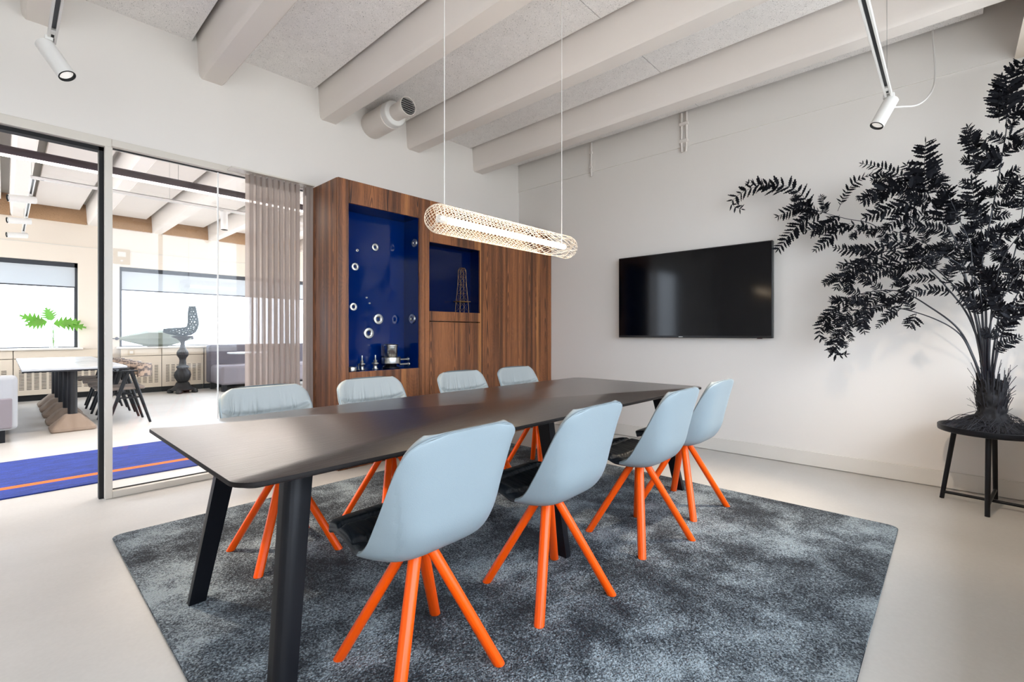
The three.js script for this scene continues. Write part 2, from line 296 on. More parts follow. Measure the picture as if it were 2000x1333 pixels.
// windows: lounge (seen) and meeting room (beside the camera)
function windowIn(name, label, x0, x1, y0, y1, z, bars, mat, dz) {
  const w = struct(name, label), t = 0.045, zi = z + dz, b = (a0, a1, c0, c1) => box(a0, a1, c0, c1, Math.min(zi, zi + 0.05), zi + 0.05, 0.004);
  mesh('frame', [b(x0, x1, y0, y0 + 0.02), b(x0, x1, y1 - 0.085, y1), b(x0, x0 + t, y0, y1), b(x1 - t, x1, y0, y1), ...bars.map((x) => b(x - 0.025, x + 0.025, y0, y1))], mat, w);
  const xs = [x0, ...bars, x1];
  for (let i = 0; i < xs.length - 1; i++) mesh('pane', new THREE.PlaneGeometry(xs[i + 1] - xs[i], y1 - y0).translate((xs[i] + xs[i + 1]) / 2, (y0 + y1) / 2, zi + 0.025), M.glass, w);
  return w;
}
windowIn('window_2', 'wide lounge window left of the pier, with a dark frame', LW[0][0], LW[0][1], 0.875, 2.38, FAR, [], M.frameDark, -0.13);
windowIn('window_3', 'wide lounge window right of the pier, with a dark frame', LW[1][0], LW[1][1], 0.875, 2.38, FAR, [], M.frameDark, -0.13);
windowIn('window_4', 'row of tall windows beside the fern', -2.3, 4.35, 0.8, 2.9, ZC, [-1, 0.35, 1.7, 3.05], M.frameDark, 0.1);
structMesh('trim_2', [box(LW[0][0] - 0.05, LW[0][1] + 0.05, 0.845, 0.878, FAR - 0.1, FAR + 0.2, 0.004), box(LW[1][0] - 0.05, LW[1][1] + 0.05, 0.845, 0.878, FAR - 0.1, FAR + 0.2, 0.004)], M.frameWhite, 'pale window sills above the radiator covers');
for (const [k, [x0, x1]] of LW.entries()) {
  const b = thing('roller_blind', k ? 'pale blue roller blind drawn a little way down the window behind the pedestal' : 'pale blue roller blind drawn a little way down the window behind the green leaves', 'blind');
  mesh('blind_cloth', box(x0 + 0.04, x1 - 0.04, 1.955, 2.297, FAR - 0.062, FAR - 0.06), M.blind, b);
  mesh('bottom_bar', box(x0 + 0.04, x1 - 0.04, 1.935, 1.957, FAR - 0.068, FAR - 0.054, 0.004), M.frameDark, b);
}

// ---------------------------------------------------------------- walnut cupboard wall with two lacquered niches
{
  const zf = -3.652, t = 0.022, g = 0.0018, top = 2.40;
  const c = thing('display_cabinet', 'walnut built-in cupboard wall with two dark blue display niches', 'cabinet');
  const p = (x0, x1, y0, y1, name = 'panel') => mesh(name, box(x0 + g, x1 - g, y0 + g, y1 - g, zf - t, zf, 0.0015), M.walnut, c);
  p(1.85, 1.946, 0.0, top); p(1.946, 2.654, 2.205, top); p(1.946, 2.654, 0.0, 0.803); p(2.654, 2.717, 0, top);
  p(2.717, 2.771, 0, top); p(2.771, 3.43, 2.0, top); p(2.771, 3.43, 1.243, 1.34); p(3.43, 3.84, 0, top); p(3.84, 4.245, 0, top); p(4.245, 4.648, 0, top);
  const door = p(2.771, 3.43, 0.06, 1.238, 'door'); mesh('plinth', box(2.771, 3.43, 0, 0.058, zf - t, zf - 0.01), M.walnut, c);
  const side = metreUV(new THREE.BoxGeometry(0.02, top, 0.546).translate(1.862, top / 2, (zf - t + ZA) / 2 + 0.011));
  mesh('side_panel', box(1.85, 1.872, 0, top, ZA + 0.002, zf - t - 0.001), M.walnut, c);
  mesh('top_panel', box(1.872, 4.648, top - 0.02, top - 0.002, ZA + 0.002, zf - t - 0.001), M.walnut, c);
  const zb = -3.904;
  mesh('niche_lining', [box(1.94, 2.66, 0.797, 2.211, zb - 0.02, zb), box(1.93, 1.946, 0.797, 2.211, zb, zf - t), box(2.654, 2.668, 0.797, 2.211, zb, zf - t), box(1.946, 2.654, 0.785, 0.803, zb, zf - t), box(1.946, 2.654, 2.205, 2.22, zb, zf - t)], M.lacquer, c);
  const zd = -3.80;
  mesh('niche_lining', [box(2.76, 3.44, 1.33, 2.01, zd - 0.02, zd), box(2.757, 2.771, 1.33, 2.01, zd, zf - t), box(3.43, 3.444, 1.33, 2.01, zd, zf - t), box(2.771, 3.43, 1.325, 1.34, zd, zf - t), box(2.771, 3.43, 2.0, 2.015, zd, zf - t)], M.lacquerDeep, c);
  // steel rings fixed to the back of the tall niche
  const ring = (r) => lathe([[r * 0.36, 0], [r * 0.36, 0.010], [r * 0.62, 0.013], [r * 0.66, 0.010], [r * 0.92, 0.012], [r, 0.009], [r, 0]], 40).rotateX(Math.PI / 2);
  const spots = [[2.336, 1.921, 0.035, 'highest'], [2.136, 1.720, 0.035, 'second from the top'], [1.985, 1.60, 0.039, 'half hidden by the left edge of the niche'], [2.120, 1.361, 0.035, 'small, below the middle of the niche'], [2.370, 1.257, 0.049, 'large, right of the lowest large one'], [2.270, 1.126, 0.050, 'lowest large one in full view'], [1.965, 1.070, 0.045, 'lowest one at the left edge of the niche'], [2.157, 1.868, 0.013, 'tiny, the upper of two near the top'], [2.053, 1.785, 0.013, 'tiny, the lower of two near the top'], [2.25, 1.45, 0.008, 'tiny stud, upper of two in the middle'], [2.28, 1.40, 0.008, 'tiny stud, lower of two in the middle']];
  for (const [z, y, r, where] of [[-3.761, 1.263, 0.046, 'on the right side wall, low'], [-3.725, 1.981, 0.038, 'on the right side wall, high up']]) { const m = mesh('metal_ring', ring(r), M.steel); m.position.set(2.654, y, z); m.rotation.y = -Math.PI / 2; tag(m, 'steel ring in the blue niche: ' + where, 'ring', 'steel rings in the blue niche'); }
  for (const [x, y, r, where] of spots) { const m = mesh('metal_ring', ring(r), M.steel); m.position.set(x, y, zb); tag(m, 'steel ring on the blue niche back: ' + where, 'ring', 'steel rings in the blue niche'); }
  // machine parts standing on the floor of the niche
  const y0 = 0.803;
  const drum = thing('machine_part', 'large polished steel drum with a wide flange on the niche floor', 'machine part', [2.42, y0, -3.765]);
  mesh('foot', lathe([[0, 0], [0.075, 0], [0.075, 0.012], [0.05, 0.02], [0.05, 0.045], [0, 0.045]]), M.steelDark, drum);
  mesh('flange', lathe([[0, 0.045], [0.083, 0.045], [0.086, 0.05], [0.086, 0.10], [0.082, 0.106], [0, 0.106]]), M.steel, drum);
  mesh('drum', lathe([[0, 0.106], [0.058, 0.106], [0.058, 0.2], [0.064, 0.205], [0.064, 0.22], [0.045, 0.224], [0.045, 0.18], [0, 0.18]]), M.steel, drum);
  for (const [y, z] of [[0.035, 0.03], [0.08, 0.02]]) mesh('rod', [rod(V(0.07, y, z), V(0.17, y, z), 0.010, 14), new THREE.TorusGeometry(0.014, 0.005, 8, 20).rotateY(Math.PI / 2).translate(0.172, y, z)], M.steel, drum);
  const shaft = (x, z, s, label) => {
    const o = thing('steel_shaft', label, 'machine part', [x, y0, z]);
    mesh('body', lathe([[0, 0], [0.024 * s, 0], [0.024 * s, 0.008], [0.016 * s, 0.012], [0.016 * s, 0.045], [0.027 * s, 0.048], [0.027 * s, 0.058], [0.014 * s, 0.062], [0.014 * s, 0.085], [0, 0.085]], 24), M.steel, o);
    mesh('spindle', lathe([[0, 0.085], [0.0075, 0.085], [0.0075, 0.125], [0.005, 0.13], [0, 0.13]], 16), M.steel, o);
    return o;
  };
  shaft(2.125, -3.76, 1, 'slim stepped steel shaft on the niche floor, left of the other shaft');
  shaft(2.255, -3.76, 1.15, 'thicker stepped steel shaft beside the polished drum');
  tag(mesh('steel_collar', lathe([[0.018, 0], [0.034, 0], [0.036, 0.004], [0.036, 0.034], [0.032, 0.038], [0.018, 0.038], [0.018, 0]], 30).translate(2.0, y0, -3.70), M.steel), 'short steel collar in the left front corner of the blue niche', 'machine part');
  tag(mesh('steel_pin', lathe([[0, 0], [0.012, 0], [0.012, 0.014], [0.006, 0.018], [0.006, 0.05], [0.009, 0.052], [0.009, 0.06], [0, 0.062]], 20).translate(2.07, y0, -3.72), M.steelDark), 'small dark pin between the collar and the slim shaft', 'machine part');
  // wire tower in the square niche
  const tw = thing('wire_tower_model', 'thin brass wire model of a lattice tower in the square niche', 'model', [3.245, 1.34, -3.725]);
  const wg = [], lv = [[0, 0.062], [0.11, 0.055], [0.2, 0.046], [0.29, 0.04], [0.37, 0.036], [0.44, 0.034], [0.465, 0.022]];
  const cor = (y, w) => [[-1, -1], [1, -1], [1, 1], [-1, 1]].map(([a, b]) => V(a * w, y, b * w * 0.6));
  for (let k = 0; k < lv.length - 1; k++) { const a = cor(...lv[k]), b = cor(...lv[k + 1]); for (let i = 0; i < 4; i++) { const j = (i + 1) % 4; wg.push(rod(a[i], b[i], 0.0013, 5), rod(a[i], b[j], 0.0008, 4), rod(a[j], b[i], 0.0008, 4), rod(b[i], b[j], 0.001, 4)); } }
  mesh('lattice', wg, M.brass, tw);
  mesh('deck', box(-0.075, 0.075, 0.112, 0.118, -0.05, 0.05), M.brass, tw);
}

// ---------------------------------------------------------------- conference table
{
  const x0 = 0.395, x1 = 3.43, z0 = -2.405, z1 = -1.30, H = 0.74, r = 0.07;
  const t = thing('conference_table', 'long dark oak meeting table with tapered black legs', 'table', [(x0 + x1) / 2, 0, (z0 + z1) / 2]);
  const a = (x1 - x0) / 2, b = (z1 - z0) / 2, R = (i, y) => roundedRect(-a + i, a - i, -b + i, b - i, Math.max(0.01, r - i), y, 10);
  const top = mesh('tabletop', loft([R(0.03, 0.716), R(0.0022, 0.7392), R(0.0035, H)]), M.oak, t);
  mesh('edge', loft([R(0.075, 0.708), R(0.0, 0.727), R(0.0, 0.7365), R(0.0015, 0.7390), R(0.04, 0.7390)]), M.oakEdge, top);
  for (const sx of [-1, 0, 1]) for (const sz of [-1, 1]) {
    // cross-section: flat inside, rounded outside; the foot stands further out than the head
    const prof = (cx, cz, w, y) => { const o = [], ox = sx === 0 ? 1 : sx; const pts = [[-1, -1], [1, -1]]; 
      for (const [px, pz] of pts) o.push([px, pz]);
      for (let i = 0; i <= 8; i++) { const q = i / 8 * Math.PI / 2; o.push([1 - 1.15 + 1.15 * Math.cos(q), 1 - 1.15 + 1.15 * Math.sin(q)]); }
      o.push([-1, 1]);
      let ring = o.map(([px, pz]) => V(cx + px * w * ox, y, cz + pz * w * sz));
      if (ox * sz > 0) ring.reverse();
      return ring; };
    const hx = sx * (a - 0.245), fx = sx * (a - 0.145), hz = sz * (b - 0.235), fz = sz * (b - 0.115);
    mesh('leg', loft([prof(fx, fz, 0.030, 0.014), prof(hx, hz, 0.037, 0.705)]), M.blackWood, t);
  }
  mesh('frame', [box(-a + 0.2, a - 0.2, 0.685, 0.708, -0.03, 0.03), ...[-1, 0, 1].map((s) => box(s * (a - 0.245) - 0.025, s * (a - 0.245) + 0.025, 0.685, 0.708, -b + 0.2, b - 0.2))], M.blackMetal, t);
}

// ---------------------------------------------------------------- swivel chairs: upholstered bucket on four orange legs
// local frame: the sitter looks along +z; the seat shell is a sheet p(s, t), s across, t from the front edge up to the top of the back
const C_MID = new THREE.CatmullRomCurve3([V(0, 0.440, 0.255), V(0, 0.452, 0.20), V(0, 0.440, 0.09), V(0, 0.425, -0.04), V(0, 0.440, -0.135), V(0, 0.505, -0.188), V(0, 0.61, -0.214), V(0, 0.72, -0.238), V(0, 0.825, -0.265)]);
const C_EDGE = new THREE.CatmullRomCurve3([V(0, 0.443, 0.235), V(0, 0.460, 0.18), V(0, 0.462, 0.09), V(0, 0.445, 0.01), V(0, 0.475, -0.05), V(0, 0.56, -0.108), V(0, 0.655, -0.160), V(0, 0.745, -0.208), V(0, 0.820, -0.256)]);
const T_SPLIT = 0.46;
function shellPoint(s, t, square = false) {
  const m = C_MID.getPoint(t), e = C_EDGE.getPoint(t), k = Math.pow(Math.abs(s), 5);
  const W = lerp(0.205, 0.232, smooth(0.1, 0.5, t)) - 0.012 * smooth(0.8, 1, t), L = 0.95;
  const dEnd = Math.min(t, 1 - t) * L, r = t < 0.5 ? 0.055 : 0.088, cut = dEnd < r && !square ? r - Math.sqrt(Math.max(0, r * r - (r - dEnd) ** 2)) : 0;
  return V(s * (W - cut), lerp(m.y, e.y, k), lerp(m.z, e.z, k));
}
function shellNormal(s, t) { const h = 0.004, a = shellPoint(Math.min(1, s + h), t, true).sub(shellPoint(Math.max(-1, s - h), t, true)), b = shellPoint(s, Math.min(1, t + h), true).sub(shellPoint(s, Math.max(0, t - h), true)); return a.cross(b).normalize().multiplyScalar(-1).negate(); }
const endT = (v, a, b) => lerp(a, b, v);
function ease(v) { return 0.5 - 0.5 * Math.cos(Math.PI * v); }
function shellSheet(nu, nv, t0, t1, depth, easeEnds = true) {
  return grid(nu, nv, (u, v) => { const s = -Math.cos(Math.PI * u), t = lerp(t0, t1, easeEnds ? lerp(v, ease(v), 0.75) : v), p = shellPoint(s, t), n = shellNormal(s, t); return p.addScaledVector(n, depth(s, t, u, v)); });
}
function cushion(t0, t1, seams, fat, rw) {
  const wr = seams.map(() => Array.from({ length: 26 }, () => [rr(-1, 1), rr(0.012, 0.03), rr(0.3, 1), rr(-0.5, 0.5)]));
  return shellSheet(150, 96, t0, t1, (s, t, u, v) => {
    const edge = Math.min(1, Math.min((1 - Math.abs(s)) / 0.14, (v) / 0.07, (1 - v) / 0.07)), round = Math.sqrt(Math.max(0, 1 - (1 - clamp(edge, 0, 1)) ** 2));
    let d = 0.003 + fat * round;
    seams.forEach((q, k) => {
      const x = (t - q) / 0.012; d -= fat * 0.62 * Math.exp(-x * x) * round;
      const above = Math.abs(t - q), fade = Math.exp(-above / 0.045) * round;
      for (const [c, w, h, lean] of wr[k]) { const y = (s - c - lean * (t - q)) / w; d -= rw * h * fade * Math.exp(-y * y); }
    });
    return Math.max(d, -0.003);
  });
}
const T_EDGE = 0.405;                                   // the light shell of the back ends here; the pan under the seat is dark
const rim = (list) => grid(4, list.length - 1, (u, v) => {   // closes the edge between the outer shell and the lining, with a soft round
  const [s, t] = list[Math.round(v * (list.length - 1))], n = shellNormal(s, clamp(t, 0.004, 0.996)), side = Math.abs(s) === 1 && t > 0 && t < 1 ? s : 0;
  return shellPoint(s, t).addScaledVector(n, lerp(-0.010, 0.004, u)).add(V(side * 0.003 * Math.sin(Math.PI * u), 0, 0));
});
const chairShape = {
  shell: shellSheet(40, 56, T_EDGE, 1, () => -0.010, false),
  pan: shellSheet(40, 36, 0, T_EDGE, () => -0.010, false),
  shellRim: rim([...Array.from({ length: 60 }, (_, i) => [1, lerp(T_EDGE, 1, ease(i / 59))]), ...Array.from({ length: 40 }, (_, i) => [lerp(1, -1, i / 39), 1]), ...Array.from({ length: 60 }, (_, i) => [-1, lerp(1, T_EDGE, ease(i / 59))])]),
  panRim: rim([...Array.from({ length: 50 }, (_, i) => [-1, lerp(T_EDGE, 0, ease(i / 49))]), ...Array.from({ length: 40 }, (_, i) => [lerp(-1, 1, i / 39), 0]), ...Array.from({ length: 50 }, (_, i) => [1, lerp(0, T_EDGE, ease(i / 49))])]),
};
function makeChair(label) {
  const c = thing('swivel_chair', label, 'chair', [0, 0, 0], 0, 'grey chairs with orange legs around the meeting table');
  const shell = mesh('shell', [metreUV(chairShape.shell), metreUV(chairShape.shellRim)], M.shell, c); shell.userData.label = 'pale grey-blue outer shell';
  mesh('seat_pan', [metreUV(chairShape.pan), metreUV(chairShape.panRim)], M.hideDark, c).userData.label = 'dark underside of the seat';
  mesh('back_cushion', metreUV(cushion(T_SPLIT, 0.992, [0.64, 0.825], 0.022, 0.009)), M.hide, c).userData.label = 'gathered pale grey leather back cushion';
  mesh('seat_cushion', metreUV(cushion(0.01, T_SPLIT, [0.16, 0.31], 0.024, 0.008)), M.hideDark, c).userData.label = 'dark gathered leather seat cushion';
  mesh('piping', tube(Array.from({ length: 90 }, (_, i) => { const v = i / 89, s = v < 0.4 ? 1 : v > 0.6 ? -1 : lerp(1, -1, (v - 0.4) / 0.2), t = v < 0.4 ? lerp(T_EDGE, 1, ease(v / 0.4)) : v > 0.6 ? lerp(1, T_EDGE, ease((v - 0.6) / 0.4)) : 1; return shellPoint(s, t).addScaledVector(shellNormal(s, clamp(t, 0.004, 0.996)), -0.004); }), 0.0028, 180, 5), M.piping, shell);
  mesh('swivel_plate', lathe([[0, 0.385], [0.04, 0.385], [0.045, 0.39], [0.09, 0.41], [0.09, 0.418], [0, 0.418]], 24).translate(0, 0, 0.0), M.blackMetal, c);
  for (let i = 0; i < 4; i++) {
    const a = Math.PI / 4 + i * Math.PI / 2, cx = Math.cos(a), cz = Math.sin(a), ring = (d, y, r) => Array.from({ length: 20 }, (_, k) => { const q = -k / 20 * 2 * Math.PI; return V(cx * d + r * Math.cos(q), y, cz * d + r * Math.sin(q)); });
    mesh('leg', loft([ring(0.272, 0.0, 0.019), ring(0.271, 0.003, 0.0205), ring(0.034, 0.40, 0.0215)]), M.orange, c);
  }
  return c;
}
const chair0 = makeChair('grey chair nearest the camera on the window side of the table, seen from behind');
chair0.position.set(0.953, 0.014, -1.317); chair0.rotation.y = Math.PI + 0.03;
const seat = (x, z, turn, legTurn, label) => { const c = copyOf(chair0, label, [x, 0.014, z], turn); for (const l of c.children) if (l.name === 'leg') l.rotation.y = legTurn; return c; };
for (const l of chair0.children) if (l.name === 'leg') l.rotation.y = -0.11;
seat(1.61, -1.285, Math.PI + 0.05, -0.28, 'grey chair second from the camera on the window side of the table');
seat(2.372, -1.253, Math.PI + 0.02, -0.27, 'grey chair third from the camera on the window side of the table');
seat(2.995, -1.275, Math.PI + 0.02, -0.18, 'grey chair at the television end of the window side of the table');
seat(0.98, -2.50, 0.04, -0.04, 'grey chair in front of the sheer curtain, across the table');
seat(1.605, -2.50, 0.0, 0.06, 'grey chair in front of the tall blue niche, across the table');
seat(2.37, -2.50, 0.0, 0.1, 'grey chair below the square niche, across the table');
seat(2.99, -2.50, 0.0, 0.05, 'grey chair at the television end of the table, before the walnut panels');

// ---------------------------------------------------------------- rugs
{
  const r = thing('rug', 'large mottled blue-grey pile rug under the meeting table', 'rug', [1.95, 0, -1.795]);
  const R = (i, y) => roundedRect(-1.55 + i, 1.55 - i, -1.575 + i, 1.575 - i, 0.05, y, 6);
  mesh('pile', loft([R(0.004, 0.004), R(0, 0.010), R(0.002, 0.013), R(0.008, 0.015)]), M.rug, r);
  mesh('backing', loft([R(0.006, 0.0005), R(0.006, 0.004)]), M.rugEdge, r);
  const h = thing('runner_rug', 'blue runner rug with one orange stripe behind the glass', 'rug', [0.5, 0, -5.34]);
  mesh('blue_field', [box(-3.2, 2.6, 0, 0.010, -0.66, 0.33, 0.003), box(-3.2, 2.6, 0, 0.010, 0.41, 0.66, 0.003)], M.blueRug, h);
  mesh('orange_stripe', box(-3.2, 2.6, 0, 0.0098, 0.33, 0.41), M.orangeRug, h);
}

// ---------------------------------------------------------------- television
{
  const z0 = -2.659, z1 = -1.143, y0 = 1.081, y1 = 1.941, t = thing('television', 'flat black television hung on the white wall', 'television', [4.6, 0, 0]);
  mesh('housing', box(-0.03, 0.02, y0, y1, z0, z1, 0.006), M.tvEdge, t);
  mesh('screen', box(-0.0335, -0.029, y0 + 0.022, y1 - 0.010, z0 + 0.010, z1 - 0.010), M.screen, t);
  mesh('bracket', box(0.02, 0.036, 1.35, 1.7, -2.1, -1.7), M.blackMetal, t);
  mesh('maker_mark', box(-0.0345, -0.030, y0 + 0.008, y0 + 0.013, -1.985, -1.945), M.steel, t);
  mesh('receiver', box(-0.028, 0.0, y0 - 0.006, y0 + 0.004, -1.27, -1.23, 0.002), std({ color: 0x3a1016, roughness: 0.4 }), t);
}

// ---------------------------------------------------------------- pendant lamp of knotted wire
{
  const X0 = 1.41, X1 = 2.585, Y = 1.688, Z = -1.85, R = 0.073, L = X1 - X0;
  const p = thing('pendant_lamp', 'long tubular wire mesh pendant lamp glowing above the table', 'lamp', [X0, Y, Z]);
  const wires = [], N = 20;
  const at = (x, a) => { const e = 0.06, l = clamp(x / e, 0, 1), q = clamp((L - x) / 0.075, 0, 1), rad = R * Math.min(Math.sqrt(1 - (1 - l) ** 2 * 0.55), Math.sqrt(Math.max(0, 1 - (1 - q) ** 2))); return V(x, rad * Math.sin(a), rad * Math.cos(a)); };
  for (let i = 0; i < N; i++) for (const dir of [-1, 1]) {
    const rho = rr(0.25, 0.85), long = i % 3 !== 1, endX = long ? L - 0.075 * (1 - Math.sqrt(1 - rho * rho)) : L * rr(0.62, 0.86), jit = rr(-0.03, 0.03), pts = [], loose = rr(-0.9, 0.9);
    for (let k = 0; k <= 150; k++) { const f = k / 150, x = endX * f, q = x / L, tw = 15.5 * q - 4.6 * q * q * q; pts.push(at(x, i / N * 2 * Math.PI + dir * tw + jit + loose * smooth(0.62, 1, x / L) * 0.55)); }
    wires.push(tube(pts, long && i % 2 ? 0.0014 : 0.0011, 230, 4));
  }
  for (let i = 0; i < 12; i++) { const a = rr(0, 6.28), b = a + rr(1.7, 2.9), pts = []; for (let k = 0; k <= 14; k++) { const f = k / 14; pts.push(V(1.3 * Math.sin(Math.PI * f), lerp(Math.sin(a), Math.sin(b), f), lerp(Math.cos(a), Math.cos(b), f)).normalize().multiplyScalar(R).add(V(L - R, 0, 0))); } wires.push(tube(pts, 0.0013, 24, 4)); }
  wires.push(new THREE.TorusGeometry(R * 0.67, 0.0016, 6, 48).rotateY(Math.PI / 2));
  mesh('wire_shade', wires, M.lampWire, p);
  mesh('light_tube', new THREE.CapsuleGeometry(0.017, 0.98, 6, 20).rotateZ(Math.PI / 2).translate(0.585, 0, 0), M.lampGlow, p);
  mesh('end_holder', [cyl(0.02, 0.02, 0.05, 20).rotateZ(Math.PI / 2).translate(0.07, 0, 0)], M.white, p);
  for (const x of [1.495 - X0, 2.463 - X0]) mesh('suspension_cable', rod(V(x, 0.0, 0), V(x, PANEL_Y - Y, 0), 0.0022, 6), M.cable, p);
  for (const up of [0, 1]) {
    const l = new THREE.RectAreaLight(new THREE.Color().setRGB(1, 0.74, 0.48), 6, 0.98, 0.034); l.position.set(X0 + 0.585, Y + (up ? 0.022 : -0.022), Z); l.rotation.x = up ? Math.PI / 2 : -Math.PI / 2; scene.add(l);
  }
}

// ---------------------------------------------------------------- track lights
function track(label, a, b, wires) {                     // open channel from a to b (horizontal)
  const L = a.distanceTo(b), t = thing('light_track', label, 'light track', [a.x, a.y, a.z], Math.atan2(b.x - a.x, b.z - a.z));
  mesh('channel', [box(-0.019, -0.009, -0.033, 0, 0, L, 0.001), box(0.009, 0.019, -0.033, 0, 0, L, 0.001), box(-0.019, 0.019, -0.006, 0, 0, L), box(-0.009, 0.009, -0.031, -0.006, L - 0.14, L - 0.05, 0.001), box(-0.019, 0.019, -0.033, 0, L, L + 0.012, 0.002)], M.white, t);
  mesh('conductor_slot', box(-0.009, 0.009, -0.016, -0.0062, 0.01, L - 0.14), M.frameDark, t);
  mesh('end_socket', box(-0.006, 0.006, -0.0325, -0.030, L - 0.095, L - 0.065), M.sealBlack, t);
  for (const w of wires) mesh('suspension_wire', rod(V(0, 0, w), V(0, PANEL_Y - a.y, w), 0.0012, 5), M.wire, t);
  return t;
}
function spot(label, at, dir, len, r, lit, group) {      // at: the joint under the track; dir: where it shines
  const o = thing('spotlight', label, 'spotlight', [at.x, at.y, at.z], 0, group);
  const d = dir.clone().normalize(), q = new THREE.Quaternion().setFromUnitVectors(V(0, -1, 0), d), off = d.clone().multiplyScalar(len * 0.5);
  const side = V(0, -0.055, 0), put = (g) => g.applyQuaternion(q).translate(side.x + off.x * 0.6, side.y + off.y * 0.6, side.z + off.z * 0.6);
  const body = mesh('body', put(lathe([[r * 0.82, -len / 2 + 0.004], [r * 0.9, -len / 2], [r, -len / 2 + 0.002], [r, len / 2 - 0.004], [r - 0.004, len / 2], [0, len / 2], ], 32)), M.white, o);
  mesh('rim', put(lathe([[r * 0.80, -len / 2 + 0.012], [r * 0.82, -len / 2 - 0.001], [r * 0.96, -len / 2 - 0.001], [r * 0.96, -len / 2 + 0.004]], 32)), M.sealBlack, body);
  mesh('lens', put(new THREE.CircleGeometry(r * 0.81, 28).rotateX(Math.PI / 2).translate(0, -len / 2 + 0.012, 0)), lit ? M.spotGlow : M.white, body);
  mesh('joint', [rod(V(0, 0, 0), V(0, -0.05, 0), 0.013, 14), new THREE.SphereGeometry(0.018, 16, 12).translate(0, -0.048, 0), box(-0.017, 0.017, -0.012, 0.012, -0.03, 0.03, 0.004)], M.white, o);
  if (lit) {
    const l = new THREE.SpotLight(new THREE.Color().setRGB(1, 0.84, 0.66), lit, 0, 0.5, 1, 2), face = at.clone().add(side).addScaledVector(d, len * 0.8 + 0.012);
    l.position.copy(face); l.target.position.copy(face).addScaledVector(d, 2); l.castShadow = true; l.shadow.radius = r / 0.02; scene.add(l, l.target);
  }
  return o;
}
track('white light track running over the doorway side of the room', V(0.178, 2.745, -0.9), V(0.178, 2.745, -3.60), [0.6, 2.2]);
spot('white spotlight hanging at the upper left, above the doorway', V(0.165, 2.71, -3.57), V(0.42, -0.82, 0.35), 0.205, 0.041, 12, 'white spotlights of the meeting room');
track('white light track ending in front of the television wall beside the fern', V(1.2, 2.70, -0.30), V(3.93, 2.70, -0.30), [1.1, 2.62]);
{
  const s = spot('white spotlight with a looped cable, above the fern', V(3.95, 2.68, -0.30), V(-0.30, -0.85, -0.36), 0.20, 0.040, 10, 'white spotlights of the meeting room');
  mesh('supply_cable', tube([V(0.02, -0.07, 0.01), V(0.1, -0.055, 0.06), V(0.2, -0.032, 0.13), V(0.35, 0.07, 0.19), V(0.55, 0.264, 0.215), V(0.64, 0.64, 0.2)], 0.006, 50, 8), M.cable, s);
}
spot('added unseen spotlight on the television side track, warming the corner with the fern', V(2.0, 2.68, -0.30), V(2.35, -2.6, 0.45), 0.20, 0.040, 4, 'white spotlights of the meeting room');  // extra lamp out of view, put in to warm the shaded corner
// ---------------------------------------------------------------- ventilation pipe and cable ducts
{
  const d = thing('air_duct', 'white round ventilation pipe with a small grille, high on the wall', 'air duct', [2.485, 3.177, ZA]);
  const along = (pts) => lathe(pts, 40).rotateX(Math.PI / 2);
  mesh('silencer', along([[0, 0], [0.121, 0], [0.121, 0.33], [0.117, 0.338], [0, 0.338]]), M.beam, d);
  mesh('collar', along([[0.117, 0.338], [0.117, 0.40], [0.105, 0.408], [0.07, 0.415]]), M.white, d);
  mesh('neck', along([[0.072, 0.40], [0.072, 0.50], [0.08, 0.56], [0.084, 0.575], [0.084, 0.612], [0.080, 0.616], [0.076, 0.612], [0.074, 0.56]]), M.beam, d);
  mesh('grille_back', new THREE.CircleGeometry(0.075, 30).translate(0, 0, 0.575), M.frameDark, d);
  for (let i = -3; i <= 3; i++) { const y = i * 0.019, w = Math.sqrt(0.075 ** 2 - y * y); mesh('slat', box(-w, w, y - 0.004, y + 0.004, 0.595, 0.61), M.wire, d); }
  for (const [z, label, two] of [[-1.98, 'pair of white cable pipes on the wall above the television', 1], [-3.05, 'single white cable pipe on the wall near the corner', 0]]) {
    const c = thing('cable_duct', label, 'cable duct', [XR - 0.012, 0, z]);
    for (let k = 0; k <= two; k++) mesh('pipe', tube([V(-0.012, 3.33, k * 0.05), V(-0.012, 3.15, k * 0.05), V(-0.012, 3.0, k * 0.05), V(-0.006, 2.94, k * 0.04)], 0.011, 20, 10), M.beam, c);
    for (const y of [3.2, 3.03]) mesh('clip', box(-0.03, 0.0, y, y + 0.03, -0.018, 0.018 + two * 0.05, 0.003), M.beam, c);
  }
}

// ---------------------------------------------------------------- sheer curtain
function curtain(label, x0, x1, folds, amp) {
  const ph = rr(0, 6), c = thing('curtain', label, 'curtain');
  mesh('cloth', grid(folds * 14, 30, (u, v) => { const y = lerp(0.02, 2.40, v), k = lerp(1.0, 0.7, v), w = Math.sin(u * folds * 2 * Math.PI + ph) + 0.35 * Math.sin(u * folds * 4.1 * Math.PI + 1 + v); return V(lerp(x0, x1, u) + 0.012 * Math.sin(u * folds * 4 * Math.PI + ph) , y, ZA + 0.075 + amp * k * w * (1 + 0.2 * Math.sin(v * 5 + u * 9))); }), M.curtain, c);
  mesh('header_tape', grid(folds * 14, 4, (u, v) => { const y = lerp(2.33, 2.405, v), w = Math.sin(u * folds * 2 * Math.PI + ph) + 0.35 * Math.sin(u * folds * 4.1 * Math.PI + 2); return V(lerp(x0, x1, u) + 0.012 * Math.sin(u * folds * 4 * Math.PI + ph), y, ZA + 0.0775 + amp * 0.7 * w); }), M.curtain, c);
  return c;
}
curtain('sheer taupe curtain gathered in front of the glass partition', 1.325, 1.735, 9, 0.03);
curtain('narrow edge of taupe curtain against the walnut cupboard', 1.785, 1.845, 2, 0.03);
structMesh('trim_3', box(1.2, 1.85, 2.408, 2.42, ZA + 0.02, ZA + 0.13), M.frameWhite, 'thin white curtain rail');

